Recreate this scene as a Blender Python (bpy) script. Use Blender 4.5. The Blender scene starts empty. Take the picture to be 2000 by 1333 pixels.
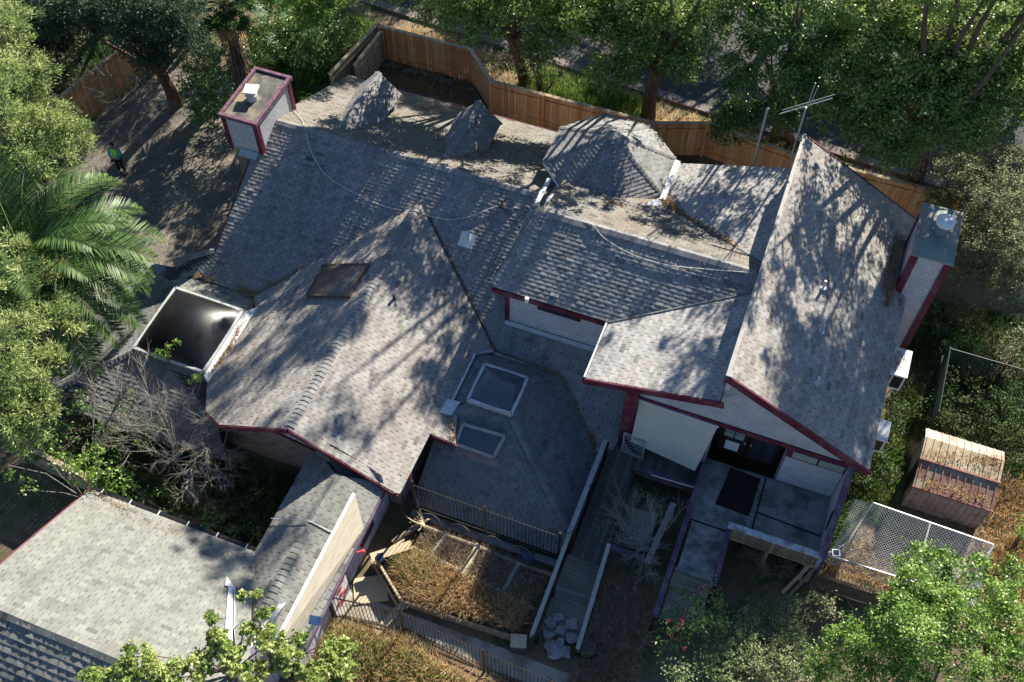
import bpy, bmesh, math, random
import numpy as np
from mathutils import Vector, Matrix
R_ = math.radians
random.seed(7); RNG = np.random.default_rng(11)
SC = bpy.context.scene
COL = SC.collection
V = Vector

# ------------------------------------------------------------------ camera
FPX, DEP, HEAD, CAMZ = 2070.0, R_(55.1), R_(21.0), 33.0
cam_d = bpy.data.cameras.new('camera'); cam = bpy.data.objects.new('camera', cam_d); COL.objects.link(cam)
cam.location = (0, 0, CAMZ); cam.rotation_euler = (R_(90) - DEP, 0, HEAD)
cam_d.sensor_width = 36; cam_d.lens = 36 * FPX / 2000; cam_d.clip_end = 600
SC.camera = cam

def at(px, py, z=0.0):
    """point of the site at height z that the photograph shows at (px, py)"""
    a = (px - 1000) / FPX; b = (py - 666.5) / FPX
    X = a; Y = math.cos(DEP) - b * math.sin(DEP); Z = -math.sin(DEP) - b * math.cos(DEP)
    t = (z - CAMZ) / Z; X *= t; Y *= t
    return V((X * math.cos(HEAD) - Y * math.sin(HEAD), X * math.sin(HEAD) + Y * math.cos(HEAD), z))

def onplane(px, py, n, d, lift=0.0):
    p0 = at(px, py, 0); p1 = at(px, py, 10); n = V(n)
    a = n.dot(p0); b = n.dot(p1 - p0); s = (d - a) / b
    return p0 + s * (p1 - p0) + n.normalized() * lift

# ------------------------------------------------------------------ world and sun
SUN_EL, SUN_AZ = R_(30.6), R_(11.5)      # sun stands behind the house, a little to the right
w = bpy.data.worlds.new('World'); SC.world = w; w.use_nodes = True
nt = w.node_tree; bg = nt.nodes['Background']
sky = nt.nodes.new('ShaderNodeTexSky'); sky.sky_type = 'NISHITA'; sky.sun_disc = False
sky.ozone_density = 5.0; sky.dust_density = 0.2; sky.sun_elevation = SUN_EL; sky.sun_rotation = SUN_AZ
nt.links.new(sky.outputs[0], bg.inputs[0]); bg.inputs[1].default_value = 0.058
sd = bpy.data.lights.new('sun', 'SUN'); sd.energy = 5.0; sd.angle = R_(0.45); sd.color = (1.0, 0.93, 0.80)
so = bpy.data.objects.new('sun', sd); COL.objects.link(so)
sdir = V((math.sin(SUN_AZ) * math.cos(SUN_EL), math.cos(SUN_AZ) * math.cos(SUN_EL), math.sin(SUN_EL)))
so.rotation_euler = sdir.to_track_quat('Z', 'Y').to_euler(); so.location = (0, 60, 40)
SC.view_settings.view_transform = 'Standard'; SC.view_settings.look = 'None'
SC.view_settings.gamma = 1.0; SC.view_settings.exposure = 1.36
try:
    SC.cycles.max_bounces = 6; SC.cycles.transparent_max_bounces = 6
    SC.cycles.use_denoising = True
except Exception: pass

# ------------------------------------------------------------------ materials
def new_mat(name):
    m = bpy.data.materials.new(name); m.use_nodes = True
    t = m.node_tree; b = t.nodes['Principled BSDF']
    b.inputs['Specular IOR Level'].default_value = 0.25
    return m, t, b

def nod(t, kind, **kw):
    n = t.nodes.new(kind)
    for k, v in kw.items():
        setattr(n, k, v)
    return n

def ramp(t, fac, stops):
    r = nod(t, 'ShaderNodeValToRGB'); e = r.color_ramp.elements
    while len(e) < len(stops): e.new(0.5)
    for i, (p, c) in enumerate(stops):
        e[i].position = p; e[i].color = (*c, 1)
    t.links.new(fac, r.inputs[0]); return r.outputs[0]

def objco(t, scale=(1, 1, 1), rot=(0, 0, 0), world=True):
    if world:
        g = nod(t, 'ShaderNodeNewGeometry'); out = g.outputs['Position']
    else:
        g = nod(t, 'ShaderNodeTexCoord'); out = g.outputs['Object']
    mp = nod(t, 'ShaderNodeMapping'); mp.inputs['Scale'].default_value = scale; mp.inputs['Rotation'].default_value = rot
    t.links.new(out, mp.inputs[0]); return mp.outputs[0]

def noise(t, co, scale, detail=4, rough=0.6):
    n = nod(t, 'ShaderNodeTexNoise'); n.inputs['Scale'].default_value = scale; n.inputs['Detail'].default_value = detail
    n.inputs['Roughness'].default_value = rough; t.links.new(co, n.inputs['Vector']); return n.outputs['Fac']

def mix(t, fac, a, b, mode='MIX'):
    m = nod(t, 'ShaderNodeMix', data_type='RGBA', blend_type=mode)
    for s, val in ((0, fac), (6, a), (7, b)):
        if isinstance(val, (int, float)): m.inputs[s].default_value = val
        elif isinstance(val, tuple): m.inputs[s].default_value = (*val, 1)
        else: t.links.new(val, m.inputs[s])
    return m.outputs[2]

def bump(t, b, h, strength=0.3, dist=0.02):
    n = nod(t, 'ShaderNodeBump'); n.inputs['Strength'].default_value = strength; n.inputs['Distance'].default_value = dist
    t.links.new(h, n.inputs['Height']); t.links.new(n.outputs[0], b.inputs['Normal'])

def mottled(name, c0, c1, scale=6, rough=0.8, sc3=(1, 1, 1), bmp=0.2, c2=None, s2=0.6, spec=0.25, metal=0.0):
    m, t, b = new_mat(name); co = objco(t, sc3)
    f = noise(t, co, scale); col = ramp(t, f, [(0.3, c0), (0.7, c1)])
    if c2 is not None:
        f2 = noise(t, objco(t), s2, 5, 0.7); r2 = ramp(t, f2, [(0.48, (0, 0, 0)), (0.62, (1, 1, 1))])
        col = mix(t, r2, col, c2)
    t.links.new(col, b.inputs['Base Color']); b.inputs['Roughness'].default_value = rough
    b.inputs['Specular IOR Level'].default_value = spec; b.inputs['Metallic'].default_value = metal
    if bmp: bump(t, b, noise(t, co, scale * 3), bmp)
    return m

def shingle_mat(name, dark, light, warm):
    m, t, b = new_mat(name)
    g = nod(t, 'ShaderNodeNewGeometry')
    col = ramp(t, g.outputs['Random Per Island'], [(0.0, tuple(d * .55 for d in dark)), (0.05, dark), (0.5, tuple((d + l) / 2 for d, l in zip(dark, light))), (1.0, light)])
    big = noise(t, objco(t), 0.45, 4, 0.6); col = mix(t, ramp(t, big, [(0.35, (0, 0, 0)), (0.75, (0.75,) * 3)]), col, warm)
    st = noise(t, objco(t, (2.2, .35, .35)), 1.1, 5, 0.7); col = mix(t, 0.55, col, ramp(t, st, [(0.28, (0.5,) * 3), (0.5, (0.95,) * 3), (0.75, (1.15,) * 3)]), 'MULTIPLY')
    fine = noise(t, objco(t), 55, 3, 0.8)
    col = mix(t, 0.7, col, ramp(t, fine, [(0.3, (0.55,) * 3), (0.7, (1.25,) * 3)]), 'MULTIPLY')
    sp = noise(t, objco(t, (1.3, 1, 1)), 2.3, 6, 0.75)
    col = mix(t, ramp(t, sp, [(0.62, (0, 0, 0)), (0.74, (0.55,) * 3)]), col, tuple(x * 0.62 for x in dark))
    t.links.new(col, b.inputs['Base Color']); b.inputs['Roughness'].default_value = 0.92
    b.inputs['Specular IOR Level'].default_value = 0.15
    bump(t, b, fine, 0.25, 0.004)
    return m

def board_mat(name, c0, c1, axis='x', width=0.14, rough=0.8, gap=0.06, grain=14, dirt=None):
    """planks side by side along an axis, with a tone of their own and weathered grain"""
    m, t, b = new_mat(name)
    g = nod(t, 'ShaderNodeNewGeometry'); sp = nod(t, 'ShaderNodeSeparateXYZ'); t.links.new(g.outputs['Position'], sp.inputs[0])
    if axis == 'xy':
        ad = nod(t, 'ShaderNodeMath', operation='ADD'); t.links.new(sp.outputs[0], ad.inputs[0]); t.links.new(sp.outputs[1], ad.inputs[1]); src = ad.outputs[0]
    else:
        src = sp.outputs['xyz'.index(axis)]
    dv = nod(t, 'ShaderNodeMath', operation='DIVIDE'); t.links.new(src, dv.inputs[0]); dv.inputs[1].default_value = width
    fl = nod(t, 'ShaderNodeMath', operation='FLOOR'); t.links.new(dv.outputs[0], fl.inputs[0])
    wn = nod(t, 'ShaderNodeTexWhiteNoise', noise_dimensions='1D'); t.links.new(fl.outputs[0], wn.inputs['W'])
    fr = nod(t, 'ShaderNodeMath', operation='FRACT'); t.links.new(dv.outputs[0], fr.inputs[0])
    gp = nod(t, 'ShaderNodeMath', operation='LESS_THAN'); t.links.new(fr.outputs[0], gp.inputs[0]); gp.inputs[1].default_value = gap
    sc = {'x': (grain, 1.2, 1.2), 'y': (1.2, grain, 1.2), 'z': (1.2, 1.2, grain), 'xy': (grain, grain, 1.0)}[axis]
    f = noise(t, objco(t, sc), 1.6, 5, 0.7)
    col = ramp(t, wn.outputs[0], [(0.0, c0), (1.0, c1)])
    col = mix(t, 0.75, col, ramp(t, f, [(0.25, (0.5,) * 3), (0.75, (1.3,) * 3)]), 'MULTIPLY')
    if dirt: col = mix(t, ramp(t, noise(t, objco(t), 1.1, 5, 0.7), [(0.45, (0, 0, 0)), (0.7, (0.8,) * 3)]), col, dirt)
    col = mix(t, gp.outputs[0], col, tuple(x * 0.2 for x in c0))
    t.links.new(col, b.inputs['Base Color']); b.inputs['Roughness'].default_value = rough
    bump(t, b, f, 0.3, 0.01)
    return m

def siding_mat(name, c0, c1):
    """painted wall shingles: staggered rows, a faint line round each"""
    m, t, b = new_mat(name)
    g = nod(t, 'ShaderNodeNewGeometry'); sp = nod(t, 'ShaderNodeSeparateXYZ'); t.links.new(g.outputs['Position'], sp.inputs[0])
    ad = nod(t, 'ShaderNodeMath', operation='ADD'); t.links.new(sp.outputs[0], ad.inputs[0]); t.links.new(sp.outputs[1], ad.inputs[1])
    cb = nod(t, 'ShaderNodeCombineXYZ'); t.links.new(ad.outputs[0], cb.inputs[0]); t.links.new(sp.outputs[2], cb.inputs[1])
    br = nod(t, 'ShaderNodeTexBrick'); t.links.new(cb.outputs[0], br.inputs[0])
    br.inputs['Color1'].default_value = (*c0, 1); br.inputs['Color2'].default_value = (*c1, 1)
    br.inputs['Mortar'].default_value = (*[x * 0.55 for x in c0], 1); br.inputs['Scale'].default_value = 1.0
    br.inputs['Mortar Size'].default_value = 0.006; br.inputs['Brick Width'].default_value = 0.22; br.inputs['Row Height'].default_value = 0.17
    f = noise(t, objco(t, (1, 1, 2.5)), 1.5, 5, 0.7)
    col = mix(t, 0.6, br.outputs[0], ramp(t, f, [(0.3, (0.72,) * 3), (0.7, (1.1,) * 3)]), 'MULTIPLY')
    t.links.new(col, b.inputs['Base Color']); b.inputs['Roughness'].default_value = 0.75
    bump(t, b, br.outputs['Fac'], -0.4, 0.01)
    return m

def leaf_mat(name, dark, mid, light, transl=0.35, rough=0.45, spec=0.4):
    m, t, b = new_mat(name)
    a = nod(t, 'ShaderNodeAttribute', attribute_name='tone')
    col = ramp(t, a.outputs['Fac'], [(0.1, dark), (0.5, mid), (0.92, light)])
    t.links.new(col, b.inputs['Base Color']); b.inputs['Roughness'].default_value = rough
    b.inputs['Specular IOR Level'].default_value = spec
    tr = nod(t, 'ShaderNodeBsdfTranslucent'); t.links.new(col, tr.inputs[0])
    ms = nod(t, 'ShaderNodeMixShader'); ms.inputs[0].default_value = transl
    t.links.new(b.outputs[0], ms.inputs[1]); t.links.new(tr.outputs[0], ms.inputs[2])
    t.links.new(ms.outputs[0], t.nodes['Material Output'].inputs[0])
    return m

def plain(name, c, rough=0.6, metal=0.0, spec=0.3):
    return mottled(name, tuple(x * 0.88 for x in c), tuple(min(1, x * 1.08) for x in c), 5, rough, bmp=0.08, spec=spec, metal=metal)

M = {}
M['shingle'] = shingle_mat('blue-grey roof shingles', (0.215, 0.217, 0.22), (0.32, 0.32, 0.322), (0.29, 0.275, 0.255))
M['shingle_brown'] = shingle_mat('brown-grey roof shingles', (0.25, 0.235, 0.222), (0.40, 0.38, 0.36), (0.34, 0.295, 0.25))
M['shingle_light'] = shingle_mat('light grey roof shingles', (0.31, 0.30, 0.295), (0.48, 0.465, 0.455), (0.41, 0.38, 0.35))  # lightened copy that lifts the weakly sunlit low gable planes
M['shingle_rear'] = shingle_mat('darkened brownish rear shingles', (0.15, 0.145, 0.135), (0.25, 0.24, 0.22), (0.22, 0.18, 0.135))  # darkened copy that holds down the sun on rear slopes; brown debris tint
M['shingle_pale'] = shingle_mat('pale grey roof shingles', (0.175, 0.18, 0.168), (0.275, 0.28, 0.258), (0.245, 0.24, 0.215))
M['shingle_dark'] = shingle_mat('dark weathered roof shingles', (0.165, 0.17, 0.175), (0.235, 0.24, 0.245), (0.20, 0.20, 0.195))
M['underlay'] = plain('dark roof felt', (0.05, 0.05, 0.052), 0.95)
M['siding'] = siding_mat('pale lavender wall shingles', (0.46, 0.46, 0.50), (0.53, 0.52, 0.55))
M['boards_lav'] = board_mat('lavender vertical siding', (0.42, 0.40, 0.47), (0.50, 0.48, 0.54), 'xy', 0.2, gap=0.05, grain=6)
M['maroon'] = mottled('maroon trim paint', (0.085, 0.012, 0.026), (0.125, 0.02, 0.04), 4, 0.6, bmp=0.15, c2=(0.15, 0.055, 0.07), s2=1.3)
M['purple'] = mottled('faded purple paint', (0.075, 0.045, 0.09), (0.13, 0.085, 0.14), 7, 0.7, c2=(0.17, 0.14, 0.17), s2=2.0)
M['white'] = mottled('weathered white paint', (0.62, 0.62, 0.61), (0.78, 0.78, 0.76), 5, 0.6)
M['flash'] = mottled('dull metal flashing', (0.42, 0.44, 0.45), (0.62, 0.63, 0.62), 4, 0.45, metal=0.3)
M['tanwall'] = mottled('tan plywood', (0.34, 0.30, 0.235), (0.47, 0.42, 0.33), 3, 0.8, sc3=(9, 0.7, 4), bmp=0.15)
M['shade'] = mottled('cream shade cloth', (0.47, 0.46, 0.40), (0.52, 0.51, 0.45), 2, 0.9, bmp=0.05)
M['stone'] = mottled('rough stone wall', (0.16, 0.14, 0.11), (0.34, 0.30, 0.25), 3.5, 0.9, bmp=0.6)
M['dark'] = plain('dark interior', (0.012, 0.012, 0.014), 0.9)
M['darkwood'] = plain('dark stained wood', (0.03, 0.02, 0.018), 0.5)
M['glass'] = plain('dark window glass', (0.03, 0.04, 0.05), 0.08, spec=0.6)
M['pane'] = plain('pale window pane', (0.30, 0.34, 0.32), 0.12, spec=0.6)
M['dome_black'] = plain('smoked acrylic dome', (0.006, 0.006, 0.007), 0.36, spec=0.45)
M['dome_blue'] = plain('clear acrylic dome', (0.075, 0.09, 0.115), 0.2, spec=0.6)
M['dome_brown'] = mottled('bronze acrylic dome', (0.10, 0.075, 0.055), (0.16, 0.12, 0.09), 0.8, 0.22, bmp=0.0, spec=0.6)
M['concrete'] = mottled('stained concrete', (0.21, 0.22, 0.22), (0.34, 0.34, 0.33), 2, 0.9, c2=(0.11, 0.11, 0.11), s2=0.9)
M['path'] = mottled('pale path paving', (0.30, 0.27, 0.22), (0.44, 0.40, 0.34), 2, 0.9, c2=(0.22, 0.19, 0.14), s2=1.2)
M['asphalt'] = mottled('asphalt', (0.045, 0.047, 0.05), (0.075, 0.075, 0.075), 9, 0.92, c2=(0.09, 0.085, 0.08), s2=0.35)
M['curb'] = mottled('concrete kerb', (0.13, 0.11, 0.105), (0.22, 0.185, 0.17), 3, 0.9)
M['drive'] = mottled('gravel drive', (0.10, 0.092, 0.08), (0.22, 0.20, 0.17), 9, 0.95, c2=(0.25, 0.225, 0.18), s2=0.7, bmp=0.8)
M['redwood'] = board_mat('redwood fence boards', (0.50, 0.23, 0.09), (0.80, 0.47, 0.23), 'xy', 0.15, dirt=(0.56, 0.40, 0.23), grain=9)
M['oldwood'] = board_mat('weathered fence boards', (0.36, 0.28, 0.18), (0.55, 0.44, 0.29), 'xy', 0.15, grain=9)
M['deckwood'] = board_mat('weathered deck boards', (0.10, 0.10, 0.09), (0.19, 0.185, 0.165), 'x', 0.14, dirt=(0.07, 0.075, 0.07))
M['rampwood'] = board_mat('weathered ramp boards', (0.15, 0.14, 0.12), (0.27, 0.255, 0.22), 'y', 0.14, dirt=(0.10, 0.10, 0.09))
M['greywood'] = mottled('silver weathered timber', (0.26, 0.25, 0.25), (0.42, 0.41, 0.40), 4, 0.85, sc3=(4, 1, 4), bmp=0.3)
M['logwood'] = mottled('split log', (0.16, 0.12, 0.09), (0.36, 0.29, 0.22), 4, 0.9, sc3=(3, 3, 5), bmp=0.5)
M['plank'] = mottled('pale plank', (0.45, 0.36, 0.24), (0.58, 0.48, 0.34), 3, 0.8, sc3=(3, 3, 3), bmp=0.1)
M['iron'] = plain('black iron', (0.015, 0.015, 0.017), 0.45, spec=0.4)
M['galv'] = plain('galvanised steel', (0.36, 0.365, 0.37), 0.45, metal=0.3)
M['greenmesh'] = plain('green coated wire', (0.008, 0.028, 0.022), 0.6)
M['rust'] = mottled('rusty tin roof', (0.22, 0.105, 0.075), (0.33, 0.20, 0.155), 3, 0.7, c2=(0.42, 0.36, 0.26), s2=0.9, metal=0.0)
M['tin'] = mottled('faded tin', (0.32, 0.28, 0.22), (0.48, 0.43, 0.34), 2, 0.6, c2=(0.26, 0.15, 0.10), s2=1.0)
M['bark'] = mottled('brown bark', (0.06, 0.045, 0.035), (0.15, 0.12, 0.095), 6, 0.95, sc3=(2, 2, 0.6), bmp=0.8)
M['bark_red'] = mottled('reddish bark', (0.075, 0.04, 0.028), (0.17, 0.10, 0.07), 6, 0.95, sc3=(2, 2, 0.6), bmp=0.8)
M['twig'] = mottled('bare twigs', (0.12, 0.105, 0.09), (0.26, 0.235, 0.205), 6, 0.9, bmp=0.0)
M['flag'] = mottled('flagstone', (0.24, 0.245, 0.24), (0.44, 0.44, 0.42), 1.3, 0.85, c2=(.2, .19, .16), s2=2.5)
M['rock'] = mottled('field rock', (0.07, 0.065, 0.055), (0.16, 0.145, 0.13), 3, 0.9, bmp=0.4)
M['wire'] = plain('grey wire', (0.46, 0.465, 0.46), 0.5)
M['cable'] = plain('white cable', (0.6, 0.6, 0.56), 0.5)
M['solar'] = plain('solar cell', (0.02, 0.03, 0.07), 0.15, spec=0.6)
M['rubber'] = mottled('black rubber mat', (0.012, 0.012, 0.012), (0.025, 0.025, 0.024), 8, 0.9)
M['litter'] = leaf_mat('fallen leaves', (0.14, 0.08, 0.04), (0.33, 0.20, 0.10), (0.52, 0.37, 0.20), 0.15, 0.8, 0.1)
M['oak'] = leaf_mat('oak leaves', (0.085, 0.15, 0.035), (0.21, 0.31, 0.075), (0.42, 0.52, 0.17), 0.45, 0.38, 0.5)
M['oak_deep'] = leaf_mat('deep green leaves', (0.05, 0.11, 0.03), (0.115, 0.215, 0.055), (0.23, 0.34, 0.10), 0.4, 0.4, 0.5)
M['bright'] = leaf_mat('fresh green leaves', (0.08, 0.17, 0.025), (0.19, 0.33, 0.055), (0.40, 0.54, 0.15), 0.42, 0.4, 0.5)
M['olive'] = leaf_mat('dusty olive leaves', (0.10, 0.12, 0.055), (0.19, 0.22, 0.10), (0.36, 0.38, 0.20), 0.3, 0.6)
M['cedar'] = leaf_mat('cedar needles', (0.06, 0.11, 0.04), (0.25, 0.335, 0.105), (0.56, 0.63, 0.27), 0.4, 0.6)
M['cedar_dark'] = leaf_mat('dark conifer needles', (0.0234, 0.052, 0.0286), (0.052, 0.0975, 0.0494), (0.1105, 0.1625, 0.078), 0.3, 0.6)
M['palm'] = leaf_mat('palm fronds', (0.012, 0.038, 0.009), (0.04, 0.095, 0.022), (0.17, 0.255, 0.075), 0.25, 0.45, 0.25)
M['lime'] = leaf_mat('pale lime leaves', (0.13, 0.195, 0.039), (0.286, 0.377, 0.091), (0.546, 0.611, 0.208), 0.45, 0.5)
M['pale'] = leaf_mat('pale shrub leaves', (0.07, 0.11, 0.04), (0.165, 0.225, 0.085), (0.38, 0.43, 0.22), 0.35, 0.6)
M['flower'] = leaf_mat('red blossom', (0.22, 0.012, 0.03), (0.40, 0.03, 0.07), (0.55, 0.10, 0.16), 0.3)
M['straw'] = leaf_mat('dry grass', (0.32, 0.20, 0.095), (0.64, 0.44, 0.22), (0.82, 0.70, 0.46), 0.45, 0.8, 0.1)
M['weeds'] = leaf_mat('green weeds', (0.045, 0.09, 0.0225), (0.12, 0.195, 0.045), (0.285, 0.445, 0.09), 0.4, 0.6)
M['deadgrass'] = leaf_mat('grey dead stalks', (0.24, 0.185, 0.13), (0.46, 0.37, 0.27), (0.64, 0.54, 0.42), 0.3, 0.9, 0.1)
M['under'] = leaf_mat('undergrowth leaves', (0.025, 0.055, 0.02), (0.065, 0.115, 0.035), (0.16, 0.21, 0.075), 0.3, 0.6, 0.2)

def ground_mat():
    m, t, b = new_mat('yard soil'); co = objco(t)
    f = noise(t, co, 0.28, 6, 0.65); col = ramp(t, f, [(0.32, (0.085, 0.07, 0.05)), (0.5, (0.16, 0.125, 0.08)), (0.68, (0.27, 0.20, 0.12))])
    g = noise(t, objco(t, (1.2, 1, 1)), 0.8, 6, 0.7); col = mix(t, ramp(t, g, [(0.5, (0, 0, 0)), (0.62, (0.9,) * 3)]), col, (0.06, 0.085, 0.028))
    h = noise(t, co, 14, 4, 0.8); col = mix(t, 0.7, col, ramp(t, h, [(0.3, (0.55,) * 3), (0.7, (1.35,) * 3)]), 'MULTIPLY')
    t.links.new(col, b.inputs['Base Color']); b.inputs['Roughness'].default_value = 0.95
    bump(t, b, h, 0.6, 0.05); return m
M['ground'] = ground_mat()

# ------------------------------------------------------------------ mesh helpers
class MB:
    def __init__(s): s.v = []; s.f = []
    def add(s, vs, fs):
        o = len(s.v); s.v += [tuple(p) for p in vs]; s.f += [tuple(i + o for i in f) for f in fs]; return s
    def poly(s, pts): return s.add(pts, [tuple(range(len(pts)))])
    def prism(s, pts, down):
        """polygon extruded by the vector down"""
        d = V(down); n = len(pts); a = [V(p) for p in pts]; b = [p + d for p in a]
        fs = [tuple(range(n)), tuple(range(2 * n - 1, n - 1, -1))] + [(i, n + i, n + (i + 1) % n, (i + 1) % n) for i in range(n)]
        return s.add(a + b, fs)
    def box(s, c, size, rz=0.0, rx=0.0, ry=0.0):
        hx, hy, hz = [k / 2 for k in size]; mt = Matrix.Rotation(rz, 3, 'Z') @ Matrix.Rotation(ry, 3, 'Y') @ Matrix.Rotation(rx, 3, 'X'); c = V(c)
        vs = [c + mt @ V((x, y, z)) for z in (-hz, hz) for x, y in ((-hx, -hy), (hx, -hy), (hx, hy), (-hx, hy))]
        return s.add(vs, [(3, 2, 1, 0), (4, 5, 6, 7), (0, 1, 5, 4), (1, 2, 6, 5), (2, 3, 7, 6), (3, 0, 4, 7)])
    def bar(s, p, q, wd, ht, up=(0, 0, 1)):
        """square bar from p to q, wd across and ht along up"""
        p = V(p); q = V(q); d = (q - p).normalized(); up = V(up); sd_ = d.cross(up)
        if sd_.length < 1e-4: sd_ = d.cross(V((1, 0, 0)))
        sd_.normalize(); u = sd_.cross(d).normalized(); a = sd_ * wd / 2; b = u * ht / 2
        vs = [p - a - b, p + a - b, p + a + b, p - a + b, q - a - b, q + a - b, q + a + b, q - a + b]
        return s.add(vs, [(0, 1, 2, 3), (7, 6, 5, 4), (0, 4, 5, 1), (1, 5, 6, 2), (2, 6, 7, 3), (3, 7, 4, 0)])
    def tube(s, pts, radii, n=6, cap=True):
        pts = [V(p) for p in pts]
        if isinstance(radii, (int, float)): radii = [radii] * len(pts)
        rings = []; ref = V((0.31, 0.17, 0.93))
        for i, p in enumerate(pts):
            d = (pts[min(i + 1, len(pts) - 1)] - pts[max(i - 1, 0)]); d = d.normalized() if d.length > 1e-6 else V((0, 0, 1))
            a = d.cross(ref); a = a.normalized() if a.length > 1e-3 else d.cross(V((1, 0, 0))).normalized(); b = d.cross(a)
            rings.append([p + (a * math.cos(2 * math.pi * k / n) + b * math.sin(2 * math.pi * k / n)) * radii[i] for k in range(n)])
        vs = [q for r in rings for q in r]; fs = []
        for i in range(len(pts) - 1):
            for k in range(n):
                fs.append((i * n + k, i * n + (k + 1) % n, (i + 1) * n + (k + 1) % n, (i + 1) * n + k))
        if cap: fs += [tuple(range(n - 1, -1, -1)), tuple((len(pts) - 1) * n + k for k in range(n))]
        return s.add(vs, fs)
    def disc(s, c, r, h, n=20):
        return s.tube([V(c), V(c) + V((0, 0, h))], r, n)

def obj(name, mb, mat, parent=None, smooth=False):
    off = V((0, 0, 0)); p = parent
    while p: off += p.location; p = p.parent
    me = bpy.data.meshes.new(name)
    me.from_pydata([(a[0] - off.x, a[1] - off.y, a[2] - off.z) for a in mb.v] if off.length else mb.v, [], mb.f); me.update()
    if mat: me.materials.append(mat)
    o = bpy.data.objects.new(name, me); COL.objects.link(o)
    if smooth: me.polygons.foreach_set('use_smooth', [True] * len(me.polygons))
    if parent: o.parent = parent
    return o

def tag(o, label, cat, group=None, kind=None):
    if label: o['label'] = label
    if cat: o['category'] = cat
    if group: o['group'] = group
    if kind: o['kind'] = kind
    return o

def thing(name, label, cat, loc=(0, 0, 0), group=None):
    o = bpy.data.objects.new(name, None); COL.objects.link(o); o.location = loc
    o.empty_display_size = 0.3
    return tag(o, label, cat, group)

def struct(name, mb, mat):
    return tag(obj(name, mb, mat), None, None, None, 'structure')

def copy_thing(root, loc, rz=0.0, scale=None, label=None):
    r = root.copy(); COL.objects.link(r); r.location = loc; r.rotation_euler = (0, 0, rz)
    if scale: r.scale = scale if not isinstance(scale, (int, float)) else (scale,) * 3
    if label: r['label'] = label
    for ch in list(root.children):
        c = ch.copy(); COL.objects.link(c); c.parent = r
        for g in ch.children:
            d = g.copy(); COL.objects.link(d); d.parent = c
    return r

# ------------------------------------------------------------------ roofs with real shingle tabs
def clip_half(poly, ax, val, keep_less):
    out = []; n = len(poly)
    for i in range(n):
        a = poly[i]; b = poly[(i + 1) % n]
        ia = (a[ax] <= val) == keep_less or a[ax] == val; ib = (b[ax] <= val) == keep_less or b[ax] == val
        if ia: out.append(a)
        if ia != ib:
            t = (val - a[ax]) / (b[ax] - a[ax]); out.append((a[0] + t * (b[0] - a[0]), a[1] + t * (b[1] - a[1])))
    return out

def area2(p):
    return sum(p[i][0] * p[(i + 1) % len(p)][1] - p[(i + 1) % len(p)][0] * p[i][1] for i in range(len(p))) / 2

def roof_slope(poly, parent, mat, name='roof_slope', thick=0.14, lift=0.013, exposure=0.145, tab=0.30, down=None, bulge=0.0035):
    """a roof plane: a slab with overlapping shingle tabs on it; each tab a real, slightly lifted piece"""
    P = [V(p) for p in poly]
    n = V((0, 0, 0))
    for i in range(len(P)):
        a = P[i]; b = P[(i + 1) % len(P)]
        n += V(((a.y - b.y) * (a.z + b.z), (a.z - b.z) * (a.x + b.x), (a.x - b.x) * (a.y + b.y)))
    n.normalize()
    if n.z < 0: n = -n; P.reverse()
    up = V((0, 0, 1)) - n * n.z
    up.normalize(); e = up.cross(n).normalized(); O = sum(P, V()) / len(P)
    q = [((p - O).dot(e), (p - O).dot(up)) for p in P]
    if area2(q) < 0: q.reverse()
    mb = MB(); mb.prism([p - n * 0.004 for p in P], n * -thick); nslab = len(mb.f)
    t0 = min(a[1] for a in q); t1 = max(a[1] for a in q); rnd = random.Random(int(abs(O.x * 91 + O.y * 37 + O.z * 13) * 100))
    k = 0; t = t0
    while t < t1 - 0.01:
        row = clip_half(clip_half(q, 1, t, False), 1, t + exposure + 0.004, True)
        if len(row) >= 3:
            s0 = min(a[0] for a in row); s1 = max(a[0] for a in row)
            s = math.floor(s0 / tab) * tab + (tab / 2 if k % 2 else 0) - tab + rnd.uniform(-.045, .045)
            while s < s1:
                gp = rnd.choice((.004, .007, .010, .013)); piece = clip_half(clip_half(row, 0, s + gp, False), 0, s + tab - 0.006, True)
                if len(piece) >= 3 and abs(area2(piece)) > 2e-4:
                    L = max(0.004, rnd.gauss(lift, lift * 0.22)); B = rnd.gauss(bulge, bulge * 0.8)
                    tilt = rnd.gauss(0, 0.003)
                    if rnd.random() < .03: L *= 1.9
                    pts = []
                    for i, a in enumerate(piece):
                        pts.append(a); b = piece[(i + 1) % len(piece)]
                        if abs(a[1] - t) < 1e-6 and abs(b[1] - t) < 1e-6 and abs(a[0] - b[0]) > 0.2:
                            pts.append(((a[0] + b[0]) / 2, t, 1))
                    vs = []
                    for a in pts:
                        h = 0.003 + (L + tilt * (a[0] - s - tab / 2) / tab) * (1 - (a[1] - t) / exposure) + (B if len(a) == 3 else 0)
                        vs.append(O + e * a[0] + up * a[1] + n * h)
                    m = len(vs); mid = next((i for i, a in enumerate(pts) if len(a) == 3), None)
                    if mid is None: fs = [tuple(range(m))]
                    else: fs = [(mid, (mid + j) % m, (mid + j + 1) % m) for j in range(1, m - 1)]
                    low = [i for i, a in enumerate(pts) if abs(a[1] - t) < 1e-6]
                    base = {i: O + e * pts[i][0] + up * t - n * 0.003 for i in low}
                    for i in low:
                        j = (i + 1) % m
                        if j in base:
                            vs += [base[j], base[i]]; fs.append((i, len(vs) - 1, len(vs) - 2, j))
                    mb.add(vs, fs)
                s += tab
        t += exposure; k += 1
    o = obj(name, mb, mat, parent); o.data.materials.append(M['underlay'])
    for i in range(nslab): o.data.polygons[i].material_index = 1
    return o

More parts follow.
